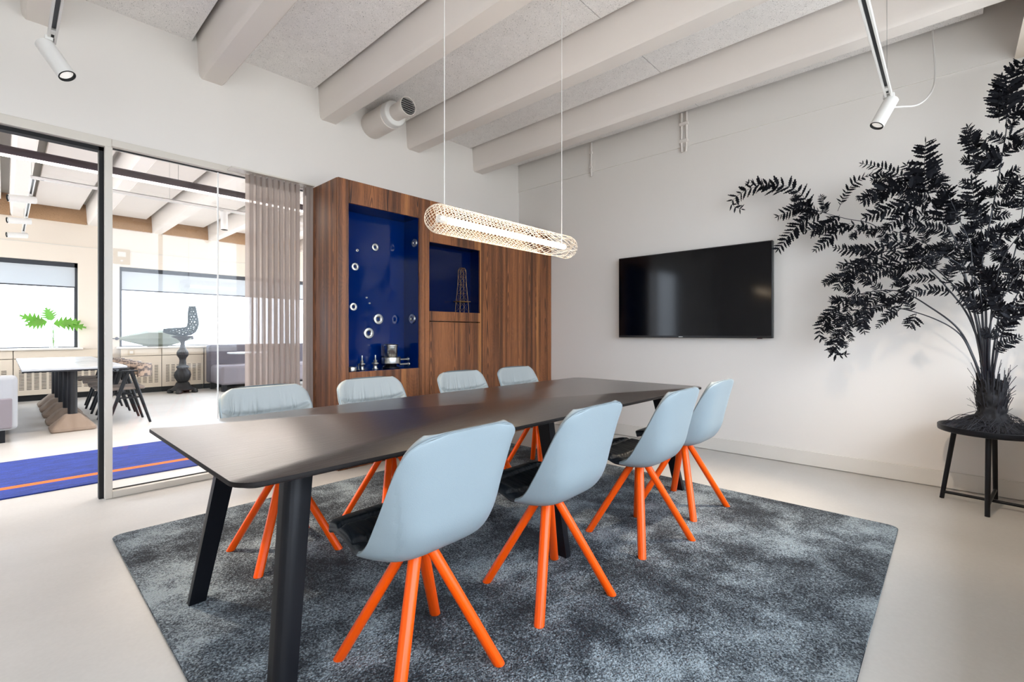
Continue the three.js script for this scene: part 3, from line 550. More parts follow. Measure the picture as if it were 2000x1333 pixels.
// ---------------------------------------------------------------- round side table with the dark fern
const PX = 4.335, PZ = 0.19, TT = 0.50;
{
  const t = thing('side_table', 'round black tray table in the corner, under the fern', 'table', [PX, 0, PZ]);
  const R = 0.262;
  mesh('tray', lathe([[0, TT - 0.02], [R - 0.012, TT - 0.02], [R - 0.002, TT - 0.016], [R, TT - 0.008], [R, TT + 0.016], [R - 0.003, TT + 0.019], [R - 0.010, TT + 0.016], [R - 0.014, TT], [0, TT]], 72), M.blackWood, t);
  mesh('hand_hole', [box(-0.03, 0.03, TT, TT + 0.004, -0.235, -0.18, 0.001).rotateY(0.6)], M.sealBlack, t);
  const q = [-0.12, 1.45, 3.02, 4.59].map((a) => a + Math.PI / 2 * 2);
  const foot = (a) => V(Math.sin(a) * 0.24, 0.0, Math.cos(a) * 0.24), head = (a) => V(Math.sin(a) * 0.175, TT - 0.018, Math.cos(a) * 0.175), on = (a, y) => foot(a).lerp(head(a), y / (TT - 0.018));
  for (const a of q) mesh('leg', [rod(foot(a), head(a), 0.0125, 16, 0.0145)], M.blackWood, t);
  mesh('stretcher', [rod(on(q[0], 0.045), on(q[2], 0.045), 0.010, 10)], M.blackWood, t); mesh('stretcher', [rod(on(q[1], 0.065), on(q[3], 0.065), 0.010, 10)], M.blackWood, t);
}
{
  const plant = thing('fern', 'tall dark dried fern with arching fronds on the round side table', 'plant', [PX, TT, PZ]);
  // a place in the plant: from a line of sight of the surveying camera to an upright plane x
  const P = (px, py, x) => { const r = (px - 1000) / FOCAL, s = x / (0.7325 + 0.681 * r); return V(x - PX, EYE + (652 - py) * s / FOCAL - TT, s * (-0.681 + 0.7325 * r) - PZ); };
  const path = (list, xEnd) => list.map(([a, b], i) => P(a, b, lerp(PX, xEnd, Math.pow(i / (list.length - 1), 0.8))));
  function leaflet(wid, teeth) {                         // toothed lance-shaped leaflet, one long, along +x, a little folded along its rib
    const up = [], w = (f) => wid * Math.pow(Math.sin(Math.PI * clamp(0.16 + f * 0.84, 0, 1)), 0.9) * (1 - 0.15 * f);
    for (let i = 0; i < teeth; i++) { const f = i / teeth; up.push([f + 0.02, w(f) * 0.6], [f + 0.75 / teeth + 0.05, w(f + 0.5 / teeth)]); }
    const sh = new THREE.Shape([[0, 0], ...up, [1.04, 0], ...up.map(([x, y]) => [x, -y]).reverse()].map(([x, y]) => new THREE.Vector2(x, y)));
    const g = new THREE.ShapeGeometry(sh).rotateX(Math.PI / 2), p = g.attributes.position;
    for (let i = 0; i < p.count; i++) p.setY(i, -0.35 * Math.abs(p.getZ(i)) - 0.10 * p.getX(i) ** 2);
    const h = g.toNonIndexed(); h.computeVertexNormals(); return h;
  }
  const lf = [leaflet(0.20, 4), leaflet(0.25, 4), leaflet(0.17, 5)];
  function pinna(curve, size, nPairs, spin, bare = 0.06) {   // rachis with two rows of leaflets
    const parts = [new THREE.TubeGeometry(curve, 14, 0.0017, 5)], n = nPairs;
    for (let i = 0; i < n; i++) {
      const f = lerp(bare, 0.985, i / (n - 1)), p = curve.getPointAt(f), d = curve.getTangentAt(f), up = V(1, 0, 0).applyAxisAngle(d, spin + rr(-0.5, 0.5)), side = d.clone().cross(up).normalize();
      const L = size * (0.35 + 0.75 * Math.pow(Math.sin(Math.PI * clamp(0.18 + 0.74 * f, 0, 1)), 0.9)) * rr(0.9, 1.3);
      for (const sd of [-1, 1]) {
        if (rnd() < 0.05) continue;
        const dir = d.clone().multiplyScalar(rr(0.45, 0.75)).addScaledVector(side, sd).addScaledVector(up, rr(-0.35, 0.35)).add(V(0, -0.12, 0)).normalize(), nrm = dir.clone().cross(d).cross(dir).normalize(), bin = dir.clone().cross(nrm).normalize();
        const tilt = rr(-0.7, 0.7), zAx = nrm.clone().multiplyScalar(Math.cos(tilt)).addScaledVector(bin, Math.sin(tilt)), yAx = zAx.clone().cross(dir);
        const m = new THREE.Matrix4().makeBasis(dir, yAx, zAx).scale(V(L, L, L)).setPosition(p);
        parts.push(lf[(i + (sd > 0 ? 1 : 0)) % 3].clone().applyMatrix4(m));
      }
    }
    const m = new THREE.Matrix4(), tip = curve.getPointAt(1), td = curve.getTangentAt(1); m.makeBasis(td, V(0, 1, 0).cross(td).normalize(), td.clone().cross(V(0, 1, 0).cross(td).normalize())).scale(V(size * 0.5, size * 0.5, size * 0.5)).setPosition(tip); parts.push(lf[0].clone().applyMatrix4(m));
    return merge(parts);
  }
  const stems = [
    // [points in the survey, end plane, radius, foliage starts at, branch length, size of leaflets]
    [[[1916, 742], [1902, 700], [1872, 643], [1820, 602], [1757, 569], [1690, 572], [1640, 592], [1608, 640]], 4.30, 0.0085, 0.5, 0.17, 0.048],
    [[[1916, 740], [1900, 698], [1874, 652], [1826, 623], [1744, 600], [1690, 600], [1655, 628], [1632, 688]], 4.20, 0.006, 0.48, 0.16, 0.045],
    [[[1922, 742], [1918, 694], [1890, 615], [1853, 566], [1810, 523], [1755, 492], [1690, 500], [1638, 545]], 4.25, 0.009, 0.42, 0.24, 0.05],
    [[[1924, 742], [1920, 690], [1902, 605], [1887, 546], [1868, 473], [1829, 411], [1798, 362], [1745, 352], [1692, 390]], 4.22, 0.0095, 0.46, 0.22, 0.05],
    [[[1920, 742], [1912, 680], [1885, 590], [1840, 535], [1775, 490], [1741, 465], [1699, 436], [1653, 427], [1593, 410], [1548, 391]], 4.42, 0.007, 0.82, 0.14, 0.05],
    [[[1922, 742], [1914, 670], [1890, 560], [1869, 518], [1820, 482], [1765, 457], [1715, 447], [1665, 455]], 4.36, 0.006, 0.6, 0.12, 0.042],
    [[[1928, 742], [1926, 694], [1925, 600], [1918, 515], [1930, 450], [1946, 370], [1958, 300], [1966, 240], [1958, 180], [1975, 130]], 4.30, 0.0085, 0.42, 0.14, 0.045],
    [[[1926, 742], [1922, 690], [1917, 600], [1918, 500], [1915, 420], [1905, 340], [1900, 290], [1888, 252]], 4.38, 0.005, 0.4, 0.15, 0.046],
    [[[1932, 742], [1932, 690], [1938, 595], [1948, 540], [1963, 497], [1993, 455], [2030, 395]], 4.25, 0.0075, 0.4, 0.17, 0.048],
    [[[1932, 742], [1930, 680], [1936, 625], [1961, 577], [2000, 520], [2040, 470]], 4.15, 0.007, 0.45, 0.16, 0.048],
    [[[1936, 742], [1940, 690], [1958, 580], [1985, 480], [1998, 394], [1992, 345]], 4.36, 0.0075, 0.45, 0.16, 0.05],
    [[[1938, 742], [1944, 700], [1950, 650], [1962, 610], [1990, 595], [2030, 615]], 4.12, 0.005, 0.3, 0.13, 0.045],
    [[[1938, 742], [1948, 690], [1975, 600], [2020, 520], [2062, 470]], 4.30, 0.007, 0.45, 0.16, 0.048],
    [[[1924, 742], [1918, 660], [1900, 560], [1895, 480], [1870, 420], [1852, 380]], 4.12, 0.005, 0.5, 0.13, 0.042],
    [[[1926, 742], [1922, 650], [1910, 560], [1880, 520], [1835, 500], [1790, 505]], 4.08, 0.005, 0.42, 0.15, 0.045],
  ];
  const stemMeshes = stems.map(([pts, xe, r, f0, bl, sz], si) => {
    const curve = new THREE.CatmullRomCurve3(path(pts, xe)), L = curve.getLength(), n = 60;
    const rings = Array.from({ length: n + 1 }, (_, k) => { const f = k / n, p = curve.getPointAt(f), d = curve.getTangentAt(f), a = d.clone().cross(V(1, 0, 0)).normalize(), b = d.clone().cross(a), rad = lerp(r, 0.0016, Math.pow(f, 0.7)); return Array.from({ length: 8 }, (_, i) => { const q = i / 8 * 2 * Math.PI; return p.clone().addScaledVector(a, rad * Math.cos(q)).addScaledVector(b, rad * Math.sin(q)); }); });
    const st = mesh('stem', loft(rings), M.fernStem, plant);
    let sd = si % 2 ? 1 : -1;
    for (let s = f0 * L; s < L * 0.985; s += si > 5 ? 0.085 : 0.062) {
      sd = -sd;
      const f = s / L, p = curve.getPointAt(f), d = curve.getTangentAt(f), up = V(1, 0, 0), side = d.clone().cross(up).normalize(), len = bl * lerp(1.15, 0.45, smooth(f0, 1, f)) * rr(0.7, 1.2);
      const dir = d.clone().multiplyScalar(0.75).addScaledVector(side, sd * rr(0.5, 1.0)).addScaledVector(up, rr(-0.45, 0.35)).normalize();
      const q1 = p.clone().addScaledVector(dir, len * 0.5), q2 = p.clone().addScaledVector(dir, len).add(V(0, -len * rr(0.05, 0.35), 0));
      for (const q of [q1, q2]) { q.x = Math.min(q.x, XR - PX - 0.035); q.z = Math.min(q.z, ZC - PZ - 0.05); }
      mesh('leaf', pinna(new THREE.CatmullRomCurve3([p, q1, q2]), sz * rr(0.8, 1.1) * lerp(1, 0.75, f), Math.round(5 + len * 42), rr(-0.5, 0.5)), M.fern, st);
    }
    const tipC = new THREE.CatmullRomCurve3([curve.getPointAt(0.86), curve.getPointAt(0.93), curve.getPointAt(1)]);
    mesh('leaf', pinna(tipC, sz * 0.7, 9, 0), M.fern, st);
    return st;
  });
  // single branches that stand free of the mass, each with its own course
  const branch = (k, pts, x0, x1, size, n, bare = 0.05) => mesh('leaf', pinna(new THREE.CatmullRomCurve3(pts.map(([a, b], i) => P(a, b, lerp(x0, x1, i / (pts.length - 1))))), size, n, rr(-0.25, 0.25), bare), M.fern, stemMeshes[k]);
  branch(4, [[1584, 405], [1566, 380], [1540, 364], [1505, 360], [1470, 366], [1440, 382], [1428, 396], [1436, 405], [1448, 408]], 4.42, 4.42, 0.072, 20);
  branch(4, [[1523, 375], [1500, 366], [1484, 360], [1462, 356]], 4.42, 4.42, 0.06, 7);
  branch(4, [[1604, 415], [1572, 430], [1545, 455], [1520, 486]], 4.42, 4.45, 0.075, 14);
  branch(4, [[1590, 408], [1565, 404], [1542, 412], [1520, 422]], 4.43, 4.42, 0.06, 12);
  branch(4, [[1640, 420], [1622, 436], [1598, 446], [1575, 450]], 4.40, 4.38, 0.065, 10);
  branch(4, [[1660, 436], [1635, 452], [1615, 470], [1592, 488]], 4.40, 4.40, 0.05, 12);
  branch(4, [[1690, 440], [1660, 440], [1630, 448], [1600, 452]], 4.42, 4.40, 0.05, 11);
  branch(4, [[1636, 412], [1648, 385], [1665, 360], [1695, 342], [1720, 338]], 4.40, 4.32, 0.04, 16, 0.12);
  branch(3, [[1812, 378], [1806, 340], [1806, 305], [1808, 278]], 4.22, 4.20, 0.075, 15);
  branch(3, [[1796, 372], [1790, 345], [1780, 330], [1770, 322]], 4.24, 4.2, 0.06, 9);
  branch(3, [[1790, 362], [1750, 338], [1715, 326], [1684, 319]], 4.22, 4.24, 0.045, 15);
  branch(3, [[1800, 380], [1765, 400], [1725, 412], [1692, 424]], 4.2, 4.22, 0.065, 14);
  branch(3, [[1790, 370], [1755, 362], [1715, 375], [1688, 392]], 4.18, 4.2, 0.065, 13);
  branch(3, [[1815, 392], [1780, 410], [1750, 430], [1735, 445]], 4.2, 4.25, 0.06, 12);
  branch(3, [[1815, 350], [1826, 346], [1838, 354], [1844, 366]], 4.2, 4.2, 0.04, 9);
  branch(3, [[1842, 440], [1844, 410], [1850, 385], [1850, 368]], 4.25, 4.2, 0.07, 11);
  branch(6, [[1957, 300], [1925, 296], [1902, 282], [1890, 248]], 4.3, 4.3, 0.055, 15);
  branch(6, [[1958, 310], [1930, 310], [1910, 318], [1900, 330]], 4.28, 4.25, 0.06, 10);
  branch(6, [[1952, 240], [1950, 210], [1952, 180], [1956, 150]], 4.3, 4.3, 0.06, 12);
  branch(6, [[1966, 215], [1968, 180], [1975, 148], [1996, 122]], 4.3, 4.3, 0.08, 13);
  branch(6, [[1962, 270], [1980, 262], [1996, 268], [2012, 282]], 4.3, 4.25, 0.055, 10);
  branch(6, [[1966, 230], [1985, 215], [2002, 214], [2020, 225]], 4.32, 4.3, 0.055, 10);
  branch(6, [[1945, 380], [1962, 375], [1978, 368], [1990, 360]], 4.3, 4.25, 0.05, 9);
  branch(7, [[1916, 440], [1905, 400], [1900, 370], [1898, 350]], 4.36, 4.36, 0.07, 11);
  branch(2, [[1755, 492], [1715, 485], [1670, 490], [1632, 484]], 4.25, 4.28, 0.05, 16);
  branch(2, [[1700, 500], [1670, 525], [1645, 545], [1633, 562]], 4.24, 4.24, 0.055, 12);
  branch(2, [[1800, 518], [1770, 475], [1745, 470], [1725, 480]], 4.25, 4.2, 0.06, 12);
  branch(2, [[1780, 505], [1740, 520], [1700, 540], [1690, 555]], 4.2, 4.2, 0.055, 13);
  branch(0, [[1660, 580], [1630, 600], [1608, 630], [1600, 655], [1610, 666], [1622, 668]], 4.3, 4.32, 0.05, 15);
  branch(1, [[1680, 600], [1655, 625], [1636, 660], [1627, 680], [1634, 694], [1652, 692]], 4.22, 4.22, 0.055, 16);
  branch(1, [[1760, 602], [1745, 580], [1748, 600], [1740, 618]], 4.2, 4.2, 0.045, 7);
  branch(1, [[1700, 600], [1690, 615], [1684, 632], [1688, 648]], 4.2, 4.2, 0.05, 9);
  branch(1, [[1790, 612], [1785, 625], [1776, 636]], 4.2, 4.2, 0.05, 5);
  branch(11, [[1950, 660], [1965, 640], [1975, 620], [1985, 600]], 4.12, 4.1, 0.05, 10);
  // trunk of matted roots and old leaf bases
  const trunk = grid(48, 40, (u, v) => { const y = lerp(0.0, 0.335, v), a = u * 2 * Math.PI, base = lerp(0.15, 0.068, smooth(0, 0.36, v)) - 0.022 * smooth(0.6, 0.97, v) - 0.046 * smooth(0.95, 1, v), n = fbm(u * 24, v * 10, 24, 64, 3) - 0.5, k = 0.6 + 0.8 * noise(u * 9, v * 5, 9, 64); return V(Math.cos(a) * (base * lerp(k, 1, smooth(0, 0.4, v)) + n * 0.03), y * (1) + (v < 0.02 ? 0 : n * 0.01), Math.sin(a) * (base * lerp(k, 1, smooth(0, 0.4, v)) + n * 0.03)); }, true);
  const stubs = [];
  for (let i = 0; i < 70; i++) { const a = rr(0, 6.283), y = rr(0.09, 0.30), r0 = 0.056, l = rr(0.05, 0.12), c = Math.cos(a), q = Math.sin(a), out = rr(0.0, 0.018); stubs.push(rod(V(c * r0, y, q * r0), V(c * (r0 + out), y + l, q * (r0 + out)), rr(0.007, 0.012), 6, 0.003)); }
  mesh('root_ball', [trunk, ...stubs], M.root, plant);
  const fibres = [];
  for (let i = 0; i < 240; i++) {
    const a = rr(0, 6.283), y = rr(0.01, 0.12) * rr(0.3, 1), r0 = rr(0.05, 0.11), l = rr(0.08, 0.17), a2 = a + rr(-1.2, 1.2), p0 = V(Math.cos(a) * r0, y + 0.015, Math.sin(a) * r0), p2 = V(Math.cos(a2) * Math.min(0.235, r0 + l), rr(0.004, 0.02), Math.sin(a2) * Math.min(0.235, r0 + l));
    fibres.push(tube([p0, p0.clone().lerp(p2, 0.5).add(V(rr(-0.02, 0.02), rr(0, 0.035), rr(-0.02, 0.02))), p2], rr(0.0008, 0.002), 8, 4));
  }
  for (let i = 0; i < 110; i++) { const a = rr(0, 6.283), y = rr(0.08, 0.32), r0 = 0.066, p0 = V(Math.cos(a) * r0, y, Math.sin(a) * r0), up = rr(0.02, 0.18); fibres.push(tube([p0, V(Math.cos(a) * (r0 + 0.012), y + up * 0.5, Math.sin(a) * (r0 + 0.012)), V(Math.cos(a) * (r0 + rr(0.01, 0.055)), y + up, Math.sin(a) * (r0 + rr(0.01, 0.055)))], rr(0.0007, 0.0018), 6, 4)); }
  mesh('root_fibres', fibres, M.rootFibre, plant).userData.kind = 'stuff';
}

// ---------------------------------------------------------------- the lounge behind the glass
{ // radiator covers under the sills
  const cover = (x0, x1, label) => {
    const r = thing('radiator_cover', label, 'radiator cover', [0, 0, FAR]), w = x1 - x0, sh = new THREE.Shape([[0, 0.10], [w, 0.10], [w, 0.70], [0, 0.70]].map(([a, b]) => new THREE.Vector2(a, b)));
    for (let c = 0.06; c < w - 0.09; c += 0.088) for (let k = 0; k < 14; k++) { const h = new THREE.Path(), y = 0.19 + k * 0.0245; h.moveTo(c, y); h.lineTo(c, y + 0.011); h.lineTo(c + 0.06, y + 0.011); h.lineTo(c + 0.06, y); h.closePath(); sh.holes.push(h); }
    const g = new THREE.ExtrudeGeometry(sh, { depth: 0.012, bevelEnabled: false });
    mesh('grille', metreUV(g.translate(x0, 0, 0.138)), M.grille, r);
    mesh('upper_panel', box(x0, x1, 0.71, 0.842, 0.13, 0.15, 0.002), M.grille, r);
    mesh('back', box(x0, x1, 0.08, 0.70, 0.09, 0.11), M.grilleBack, r);
    mesh('plinth', box(x0, x1, 0, 0.098, 0.06, 0.12), M.sealBlack, r);
    return r;
  };
  cover(-2.2, 0.1, 'cream slotted radiator cover behind the lounge bench'); cover(0.11, 1.2, 'cream slotted radiator cover behind the row of tables');
  cover(1.47, 2.08, 'cream slotted radiator cover left of the black pedestal'); cover(2.09, 2.78, 'cream slotted radiator cover behind the black pedestal'); cover(2.8, 5.3, 'cream slotted radiator cover behind the grey sofa');
  const s = thing('wall_socket', 'small cream socket above the radiator cover left of the pedestal', 'socket', [1.62, 0.775, FAR + 0.15]);
  mesh('plate', box(-0.05, 0.05, -0.045, 0.045, 0, 0.012, 0.003), M.socket, s); mesh('rocker', box(-0.025, 0.025, -0.025, 0.025, 0.012, 0.016, 0.002), M.frameWhite, s);
  const k = thing('control_box', 'flat cream control box on the pier above the window', 'control box', [1.5, 2.56, FAR]);
  mesh('housing', box(-0.12, 0.12, -0.14, 0.14, 0, 0.02, 0.004), M.socket, k); mesh('display', box(-0.06, 0.06, 0.0, 0.09, 0.02, 0.024, 0.002), M.frameWhite, k); mesh('button', box(-0.02, 0.02, -0.09, -0.06, 0.02, 0.026, 0.002), M.frameWhite, k);
}
{ // row of tables on pyramid feet
  const t = thing('lounge_table', '', 'table', [0.55, 0, -7.55], 0, 'row of white-topped tables in the lounge');
  const top = mesh('tabletop', box(-0.42, 0.46, 0.715, 0.74, -0.315, 0.315, 0.006), M.tableWhite, t);
  mesh('edge', box(-0.418, 0.458, 0.700, 0.715, -0.313, 0.313), M.blackMetal, top);
  mesh('column', cyl(0.043, 0.043, 0.52, 24).translate(0, 0.44, 0), M.blackMetal, t);
  const R = (w, y, r) => roundedRect(-w, w, -w, w, r, y, 5);
  mesh('pyramid_foot', loft([R(0.185, 0.0, 0.04), R(0.198, 0.015, 0.045), R(0.195, 0.04, 0.045), R(0.075, 0.175, 0.03), R(0.055, 0.185, 0.03)]), M.concrete, t);
  const lab = ['nearest white-topped table of the lounge row, on a beige pyramid foot', 'second white-topped table of the lounge row', 'third white-topped table of the lounge row', 'fourth white-topped table of the lounge row', 'white-topped table at the window end of the lounge row'];
  t.userData.label = lab[0];
  for (let i = 1; i < 5; i++) copyOf(t, lab[i], [0.55, 0, -7.55 - 0.66 * i - (i > 1 ? 0.09 : 0)]);
}
{ // lounge chairs: black A-shaped sides, dark seat, curved marbled back
  const c = thing('lounge_chair', 'nearest black A-frame lounge chair with a brown curved back', 'chair', [1.02, 0, -7.7], 0, 'black A-frame chairs along the lounge tables');
  for (const z of [-0.24, 0.24]) {
    const top = V(0.03, 0.66, z * 0.96);
    mesh('front_leg', rod(V(-0.17, 0, z), top, 0.014, 10, 0.024), M.blackWood, c);
    mesh('rear_leg', rod(V(0.25, 0, z), top.clone().add(V(0.03, 0, 0)), 0.014, 10, 0.024), M.blackWood, c);
    mesh('armrest', box(-0.06, 0.16, 0.648, 0.668, z * 0.96 - 0.022, z * 0.96 + 0.022, 0.006), M.blackWood, c);
    mesh('rail', rod(V(-0.07, 0.33, z * 0.98), V(0.15, 0.33, z * 0.98), 0.010, 8), M.blackWood, c);
  }
  mesh('seat', box(-0.26, 0.20, 0.425, 0.465, -0.225, 0.225, 0.016), M.seatFabric, c);
  mesh('backrest', metreUV(loft(Array.from({ length: 15 }, (_, i) => { const a = lerp(-1.25, 1.25, i / 14), x = 0.04 + 0.25 * Math.cos(a), z = 0.262 * Math.sin(a) * 1.0, n = V(Math.cos(a), 0, Math.sin(a)); return [[-0.013, 0.60], [0.013, 0.60], [0.017, 0.68], [0.012, 0.755], [-0.012, 0.755], [-0.015, 0.68]].map(([o, y]) => V(x + n.x * o, y - 0.02, z + n.z * o)); }))), M.marble, c);
  const lab = ['second black A-frame lounge chair with a brown curved back', 'third black A-frame lounge chair with a brown curved back', 'black A-frame lounge chair with a brown curved back at the window end'];
  for (let i = 0; i < 3; i++) copyOf(c, lab[i], [1.02, 0, -7.7 - 0.66 * (i + 1)], rr(-0.08, 0.08));
}
{ // bench end on the left, sofa on the right, small round table
  const b = thing('bench', 'grey upholstered bench at the left edge, beside the row of tables', 'bench', [-0.42, 0, -7.05]);
  mesh('arm', box(-0.45, 0.52, 0.13, 0.69, -0.16, 0, 0.045), M.fabricPale, b); mesh('arm_front', box(-0.43, 0.48, 0.15, 0.46, -0.02, 0.012, 0.02), M.fabricGrey, b);
  mesh('seat', box(-0.45, 0.48, 0.13, 0.47, -3.4, -0.16, 0.05), M.fabricGrey, b); mesh('backrest', box(-0.6, -0.40, 0.13, 0.85, -3.4, 0, 0.05), M.fabricGrey, b);
  for (const [x, z] of [[-0.35, -0.12], [0.38, -0.12], [-0.35, -3.3], [0.38, -3.3]]) mesh('foot', box(x - 0.05, x + 0.05, 0, 0.135, z - 0.05, z + 0.05), M.blackWood, b);
  const cu = mesh('cushion', grid(24, 24, (u, v) => { const a = u * 2 * Math.PI, s = Math.PI * (v - 0.5), c = Math.cos(s), f = (x) => Math.sign(x) * Math.pow(Math.abs(x), 0.55); return V(0.20 * f(Math.cos(a)) * Math.pow(c, 0.6), 0.20 * f(Math.sin(a)) * Math.pow(c, 0.6), 0.07 * Math.sin(s)); }, true), M.plum);
  cu.position.set(-0.30, 0.655, -7.35); cu.rotation.set(-0.3, 0.5, 0.5); tag(cu, 'plum cushion on the grey bench at the left edge', 'cushion');
  const s = thing('sofa', 'grey two-part sofa below the window beside the pedestal', 'sofa', [3.75, 0, -10.62]);
  mesh('seat', box(-0.92, 0.95, 0.13, 0.50, -0.36, 0.42, 0.06), M.fabricGrey, s); mesh('backrest', box(-0.95, 0.95, 0.13, 0.90, -0.5, -0.26, 0.05), M.fabricDeep, s);
  for (const x of [-0.85, 0.85]) for (const z of [-0.4, 0.33]) mesh('foot', box(x - 0.04, x + 0.04, 0, 0.135, z - 0.04, z + 0.04), M.blackWood, s);
  const r = thing('round_table', 'small round white table in front of the grey sofa', 'table', [3.12, 0, -9.55]);
  mesh('tabletop', lathe([[0, 0.755], [0.36, 0.755], [0.37, 0.762], [0.37, 0.773], [0.365, 0.778], [0, 0.778]], 48), M.tableWhite, r);
  mesh('column', cyl(0.028, 0.028, 0.74, 18).translate(0, 0.385, 0), M.blackMetal, r); mesh('foot', lathe([[0, 0], [0.23, 0], [0.23, 0.012], [0.05, 0.022], [0, 0.022]], 36), M.blackMetal, r);
}
{ // cast pedestal, perforated sculpture, spindle
  const p = thing('pedestal', 'ornate black turned pedestal in front of the lounge window', 'pedestal', [2.32, 0, -10.72]);
  const bumps = (g, amp) => { const q = g.attributes.position; for (let i = 0; i < q.count; i++) { const x = q.getX(i), y = q.getY(i), z = q.getZ(i), a = Math.atan2(z, x), r = Math.hypot(x, z); if (r < 0.02) continue; const k = 1 + amp * Math.sin(a * 14) * Math.sin(y * 95); q.setX(i, x * k); q.setZ(i, z * k); } g.computeVertexNormals(); return g; };
  mesh('shaft', bumps(lathe([[0.0, 0.20], [0.08, 0.20], [0.10, 0.235], [0.125, 0.29], [0.135, 0.34], [0.125, 0.39], [0.09, 0.44], [0.085, 0.46], [0.10, 0.48], [0.10, 0.50], [0.06, 0.53], [0.05, 0.62], [0.06, 0.66], [0.09, 0.71], [0.095, 0.75], [0.08, 0.80], [0.05, 0.84], [0.035, 0.90], [0.035, 0.97], [0.07, 1.0], [0.10, 1.03], [0.17, 1.06], [0.17, 1.08], [0, 1.08]].map(([a, b]) => [a, b]), 64), 0.035), M.iron, p);
  mesh('base', bumps(lathe([[0, 0.05], [0.19, 0.05], [0.20, 0.075], [0.15, 0.11], [0.12, 0.15], [0.10, 0.20], [0, 0.205]], 64), 0.03), M.iron, p);
  for (let i = 0; i < 4; i++) { const a = i * Math.PI / 2 + 0.5; mesh('paw_foot', lathe([[0, 0], [0.045, 0], [0.055, 0.02], [0.045, 0.06], [0.02, 0.08], [0, 0.08]], 20).translate(Math.cos(a) * 0.20, 0, Math.sin(a) * 0.20), M.iron, p); }
  // bird-like lattice sculpture: a level body to the left, a tall neck at the right
  const s = thing('lattice_sculpture', 'green-grey lattice sculpture with an upright neck on the pedestal', 'sculpture', [2.32, 1.08, -10.72]);
  const axis = new THREE.CatmullRomCurve3([V(-0.30, 0.10, 0.0), V(-0.15, 0.085, 0), V(0.02, 0.08, 0), V(0.13, 0.12, 0), V(0.17, 0.24, 0), V(0.16, 0.40, 0), V(0.155, 0.57, 0)]), bars = [], NR = 18, NS = 10;
  const rad = (f) => 0.085 * Math.pow(Math.sin(Math.PI * clamp(0.04 + f * 0.84, 0, 1)), 0.6);
  const pt = (i, j) => { const f = i / NR, c = axis.getPointAt(f), t = axis.getTangentAt(f), a = (j + (i % 2) / 2) / NS * 2 * Math.PI, r = rad(f); return c.addScaledVector(V(0, 0, 1), r * Math.sin(a)).addScaledVector(V(-t.y, t.x, 0), r * Math.cos(a)); };
  for (let i = 0; i < NR; i++) for (let j = 0; j < NS; j++) { bars.push(rod(pt(i, j), pt(i + 1, j), 0.0105, 5), rod(pt(i, j), pt(i + 1, (j + (i % 2 ? 1 : NS - 1)) % NS), 0.0105, 5)); }
  mesh('lattice', bars, M.houndDark, s);
  mesh('neck_core', new THREE.TubeGeometry(axis, 30, 0.018, 10), M.houndPale, s);
  const f = thing('spindle_ornament', 'pale grey spindle-shaped ornament with pointed ends on the window sill', 'ornament', [1.98, 0.878, FAR + 0.165]);
  const facet = (pts) => { const g = new THREE.LatheGeometry(pts.map(([a, b]) => new THREE.Vector2(a, b)), 8).toNonIndexed(); g.computeVertexNormals(); return g.rotateZ(Math.PI / 2); };
  mesh('body', facet([[0, -0.60], [0.03, -0.58], [0.155, -0.2], [0.155, 0.12], [0.03, 0.52], [0, 0.54]]).translate(0, 0.155, 0), M.spindle, f);
  mesh('tip', [rod(V(-0.72, 0.155, 0), V(-0.5, 0.155, 0), 0.008, 8), rod(V(0.55, 0.155, 0), V(0.72, 0.155, 0), 0.008, 8), new THREE.SphereGeometry(0.03, 10, 8).translate(-0.57, 0.155, 0), new THREE.SphereGeometry(0.03, 10, 8).translate(0.6, 0.155, 0)], M.steelDark, f);
}
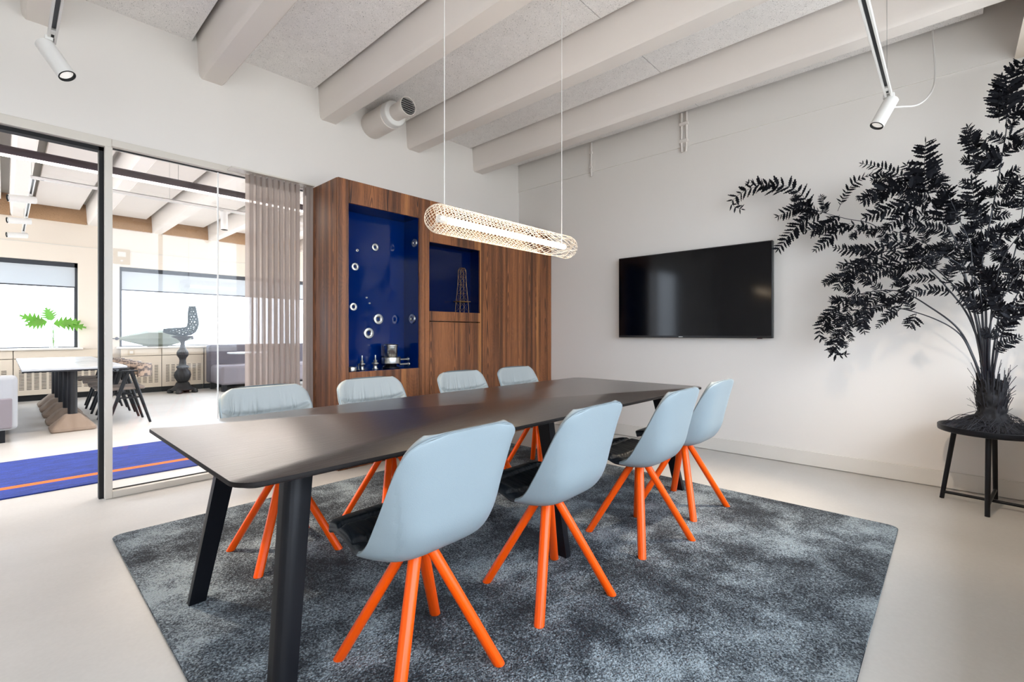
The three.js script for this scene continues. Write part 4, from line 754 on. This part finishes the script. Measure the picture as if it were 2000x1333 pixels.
{ // vase with green leaves on the sill
  const v = thing('vase', 'slim clear glass vase with speckled stems on the left sill', 'vase', [0.58, 0.878, FAR + 0.1]);
  mesh('glass', lathe([[0, 0.0], [0.05, 0.0], [0.055, 0.02], [0.045, 0.14], [0.032, 0.22], [0.036, 0.26], [0.033, 0.258], [0.029, 0.22], [0.041, 0.14], [0.05, 0.02], [0, 0.012]], 32), M.clearGlass, v);
  const b = thing('leaf_bunch', 'bright green lobed leaves standing in the glass vase on the left sill', 'plant', [0.58, 0.89, FAR + 0.1]);
  const blade = (L, W, lobes) => { const sh = new THREE.Shape(); sh.moveTo(0, 0); const n = lobes; for (let i = 0; i < n; i++) { const f0 = (i + 0.2) / n, f1 = (i + 0.75) / n; const w = (q) => W * Math.sin(Math.PI * Math.pow(q * 0.95 + 0.03, 0.7)); sh.lineTo(f0 * L, w(f0) * 0.35); sh.lineTo(f1 * L + 0.03, w(f1)); } sh.lineTo(L, 0); for (let i = n - 1; i >= 0; i--) { const f0 = (i + 0.2) / n, f1 = (i + 0.75) / n; const w = (q) => W * Math.sin(Math.PI * Math.pow(q * 0.95 + 0.03, 0.7)); sh.lineTo(f1 * L + 0.03, -w(f1)); sh.lineTo(f0 * L, -w(f0) * 0.35); } sh.closePath(); return new THREE.ExtrudeGeometry(sh, { depth: 0.002, bevelEnabled: false }); };
  for (const [dx, dy, rz, L] of [[-0.12, 0.42, 2.75, 0.30], [0.0, 0.40, 0.15, 0.34], [-0.02, 0.46, 1.9, 0.22], [0.1, 0.42, -0.25, 0.32], [-0.08, 0.44, 3.4, 0.26]]) {
    const top = V(dx, dy, 0); mesh('stem', tube([V(0, 0.0, 0), V(dx * 0.2, 0.2, 0.01), top], 0.004, 16, 6), M.leaf, b);
    const g = blade(L, 0.14, 6).rotateX(-0.5).rotateZ(rz).translate(top.x, top.y, top.z); mesh('leaf', g, M.leaf, b);
  }
}
{ // long light line and tracks of the lounge
  const l = thing('linear_lamp', 'long dark light line glowing below, hung across the lounge', 'lamp', [0, 2.70, -6.0]);
  mesh('housing', [new THREE.CapsuleGeometry(0.042, 6.4, 6, 20).rotateZ(Math.PI / 2).translate(1.3, 0.012, 0)], std({ color: 0x3a2f33, roughness: 0.5 }), l);
  mesh('diffuser', box(-1.85, 4.5, -0.040, -0.02, -0.022, 0.022, 0.008), M.ledGlow, l);
  for (const x of [-1.2, 1.26, 3.6]) mesh('suspension_wire', rod(V(x, 0.05, 0), V(x, PANEL_Y - 2.73, 0), 0.002, 5), M.wire, l);
  const a = new THREE.RectAreaLight(new THREE.Color().setRGB(1, 0.88, 0.78), 50, 6.3, 0.06); a.position.set(1.32, 2.64, -6.0); a.rotation.x = -Math.PI / 2; scene.add(a);
  track('white light track across the lounge ceiling, parallel to the window', V(4.6, 2.79, -7.1), V(0.2, 2.79, -7.1), [1.2, 3.2]);
  track('white light track running to the lounge window above the tables', V(0.215, 2.79, -7.16), V(0.215, 2.79, -11.1), [0.5, 3.4]);
  for (const [z, lab, lit] of [[-7.95, 'lounge spotlight nearest the glass, hanging level', 0], [-9.5, 'lounge spotlight in the middle of the track, turned to the left', 6], [-10.9, 'lounge spotlight close to the window', 0]]) spot(lab, V(0.215, 2.755, z), V(-0.95, -0.12, 0.25), 0.24, 0.042, lit, 'white spotlights over the lounge tables');
  spot('lounge spotlight pointing straight down beside the curtain', V(2.0, 2.755, -7.1), V(0.02, -1, 0), 0.24, 0.042, 0, 'white spotlights over the lounge tables');
}

renderer.render(scene, camera);
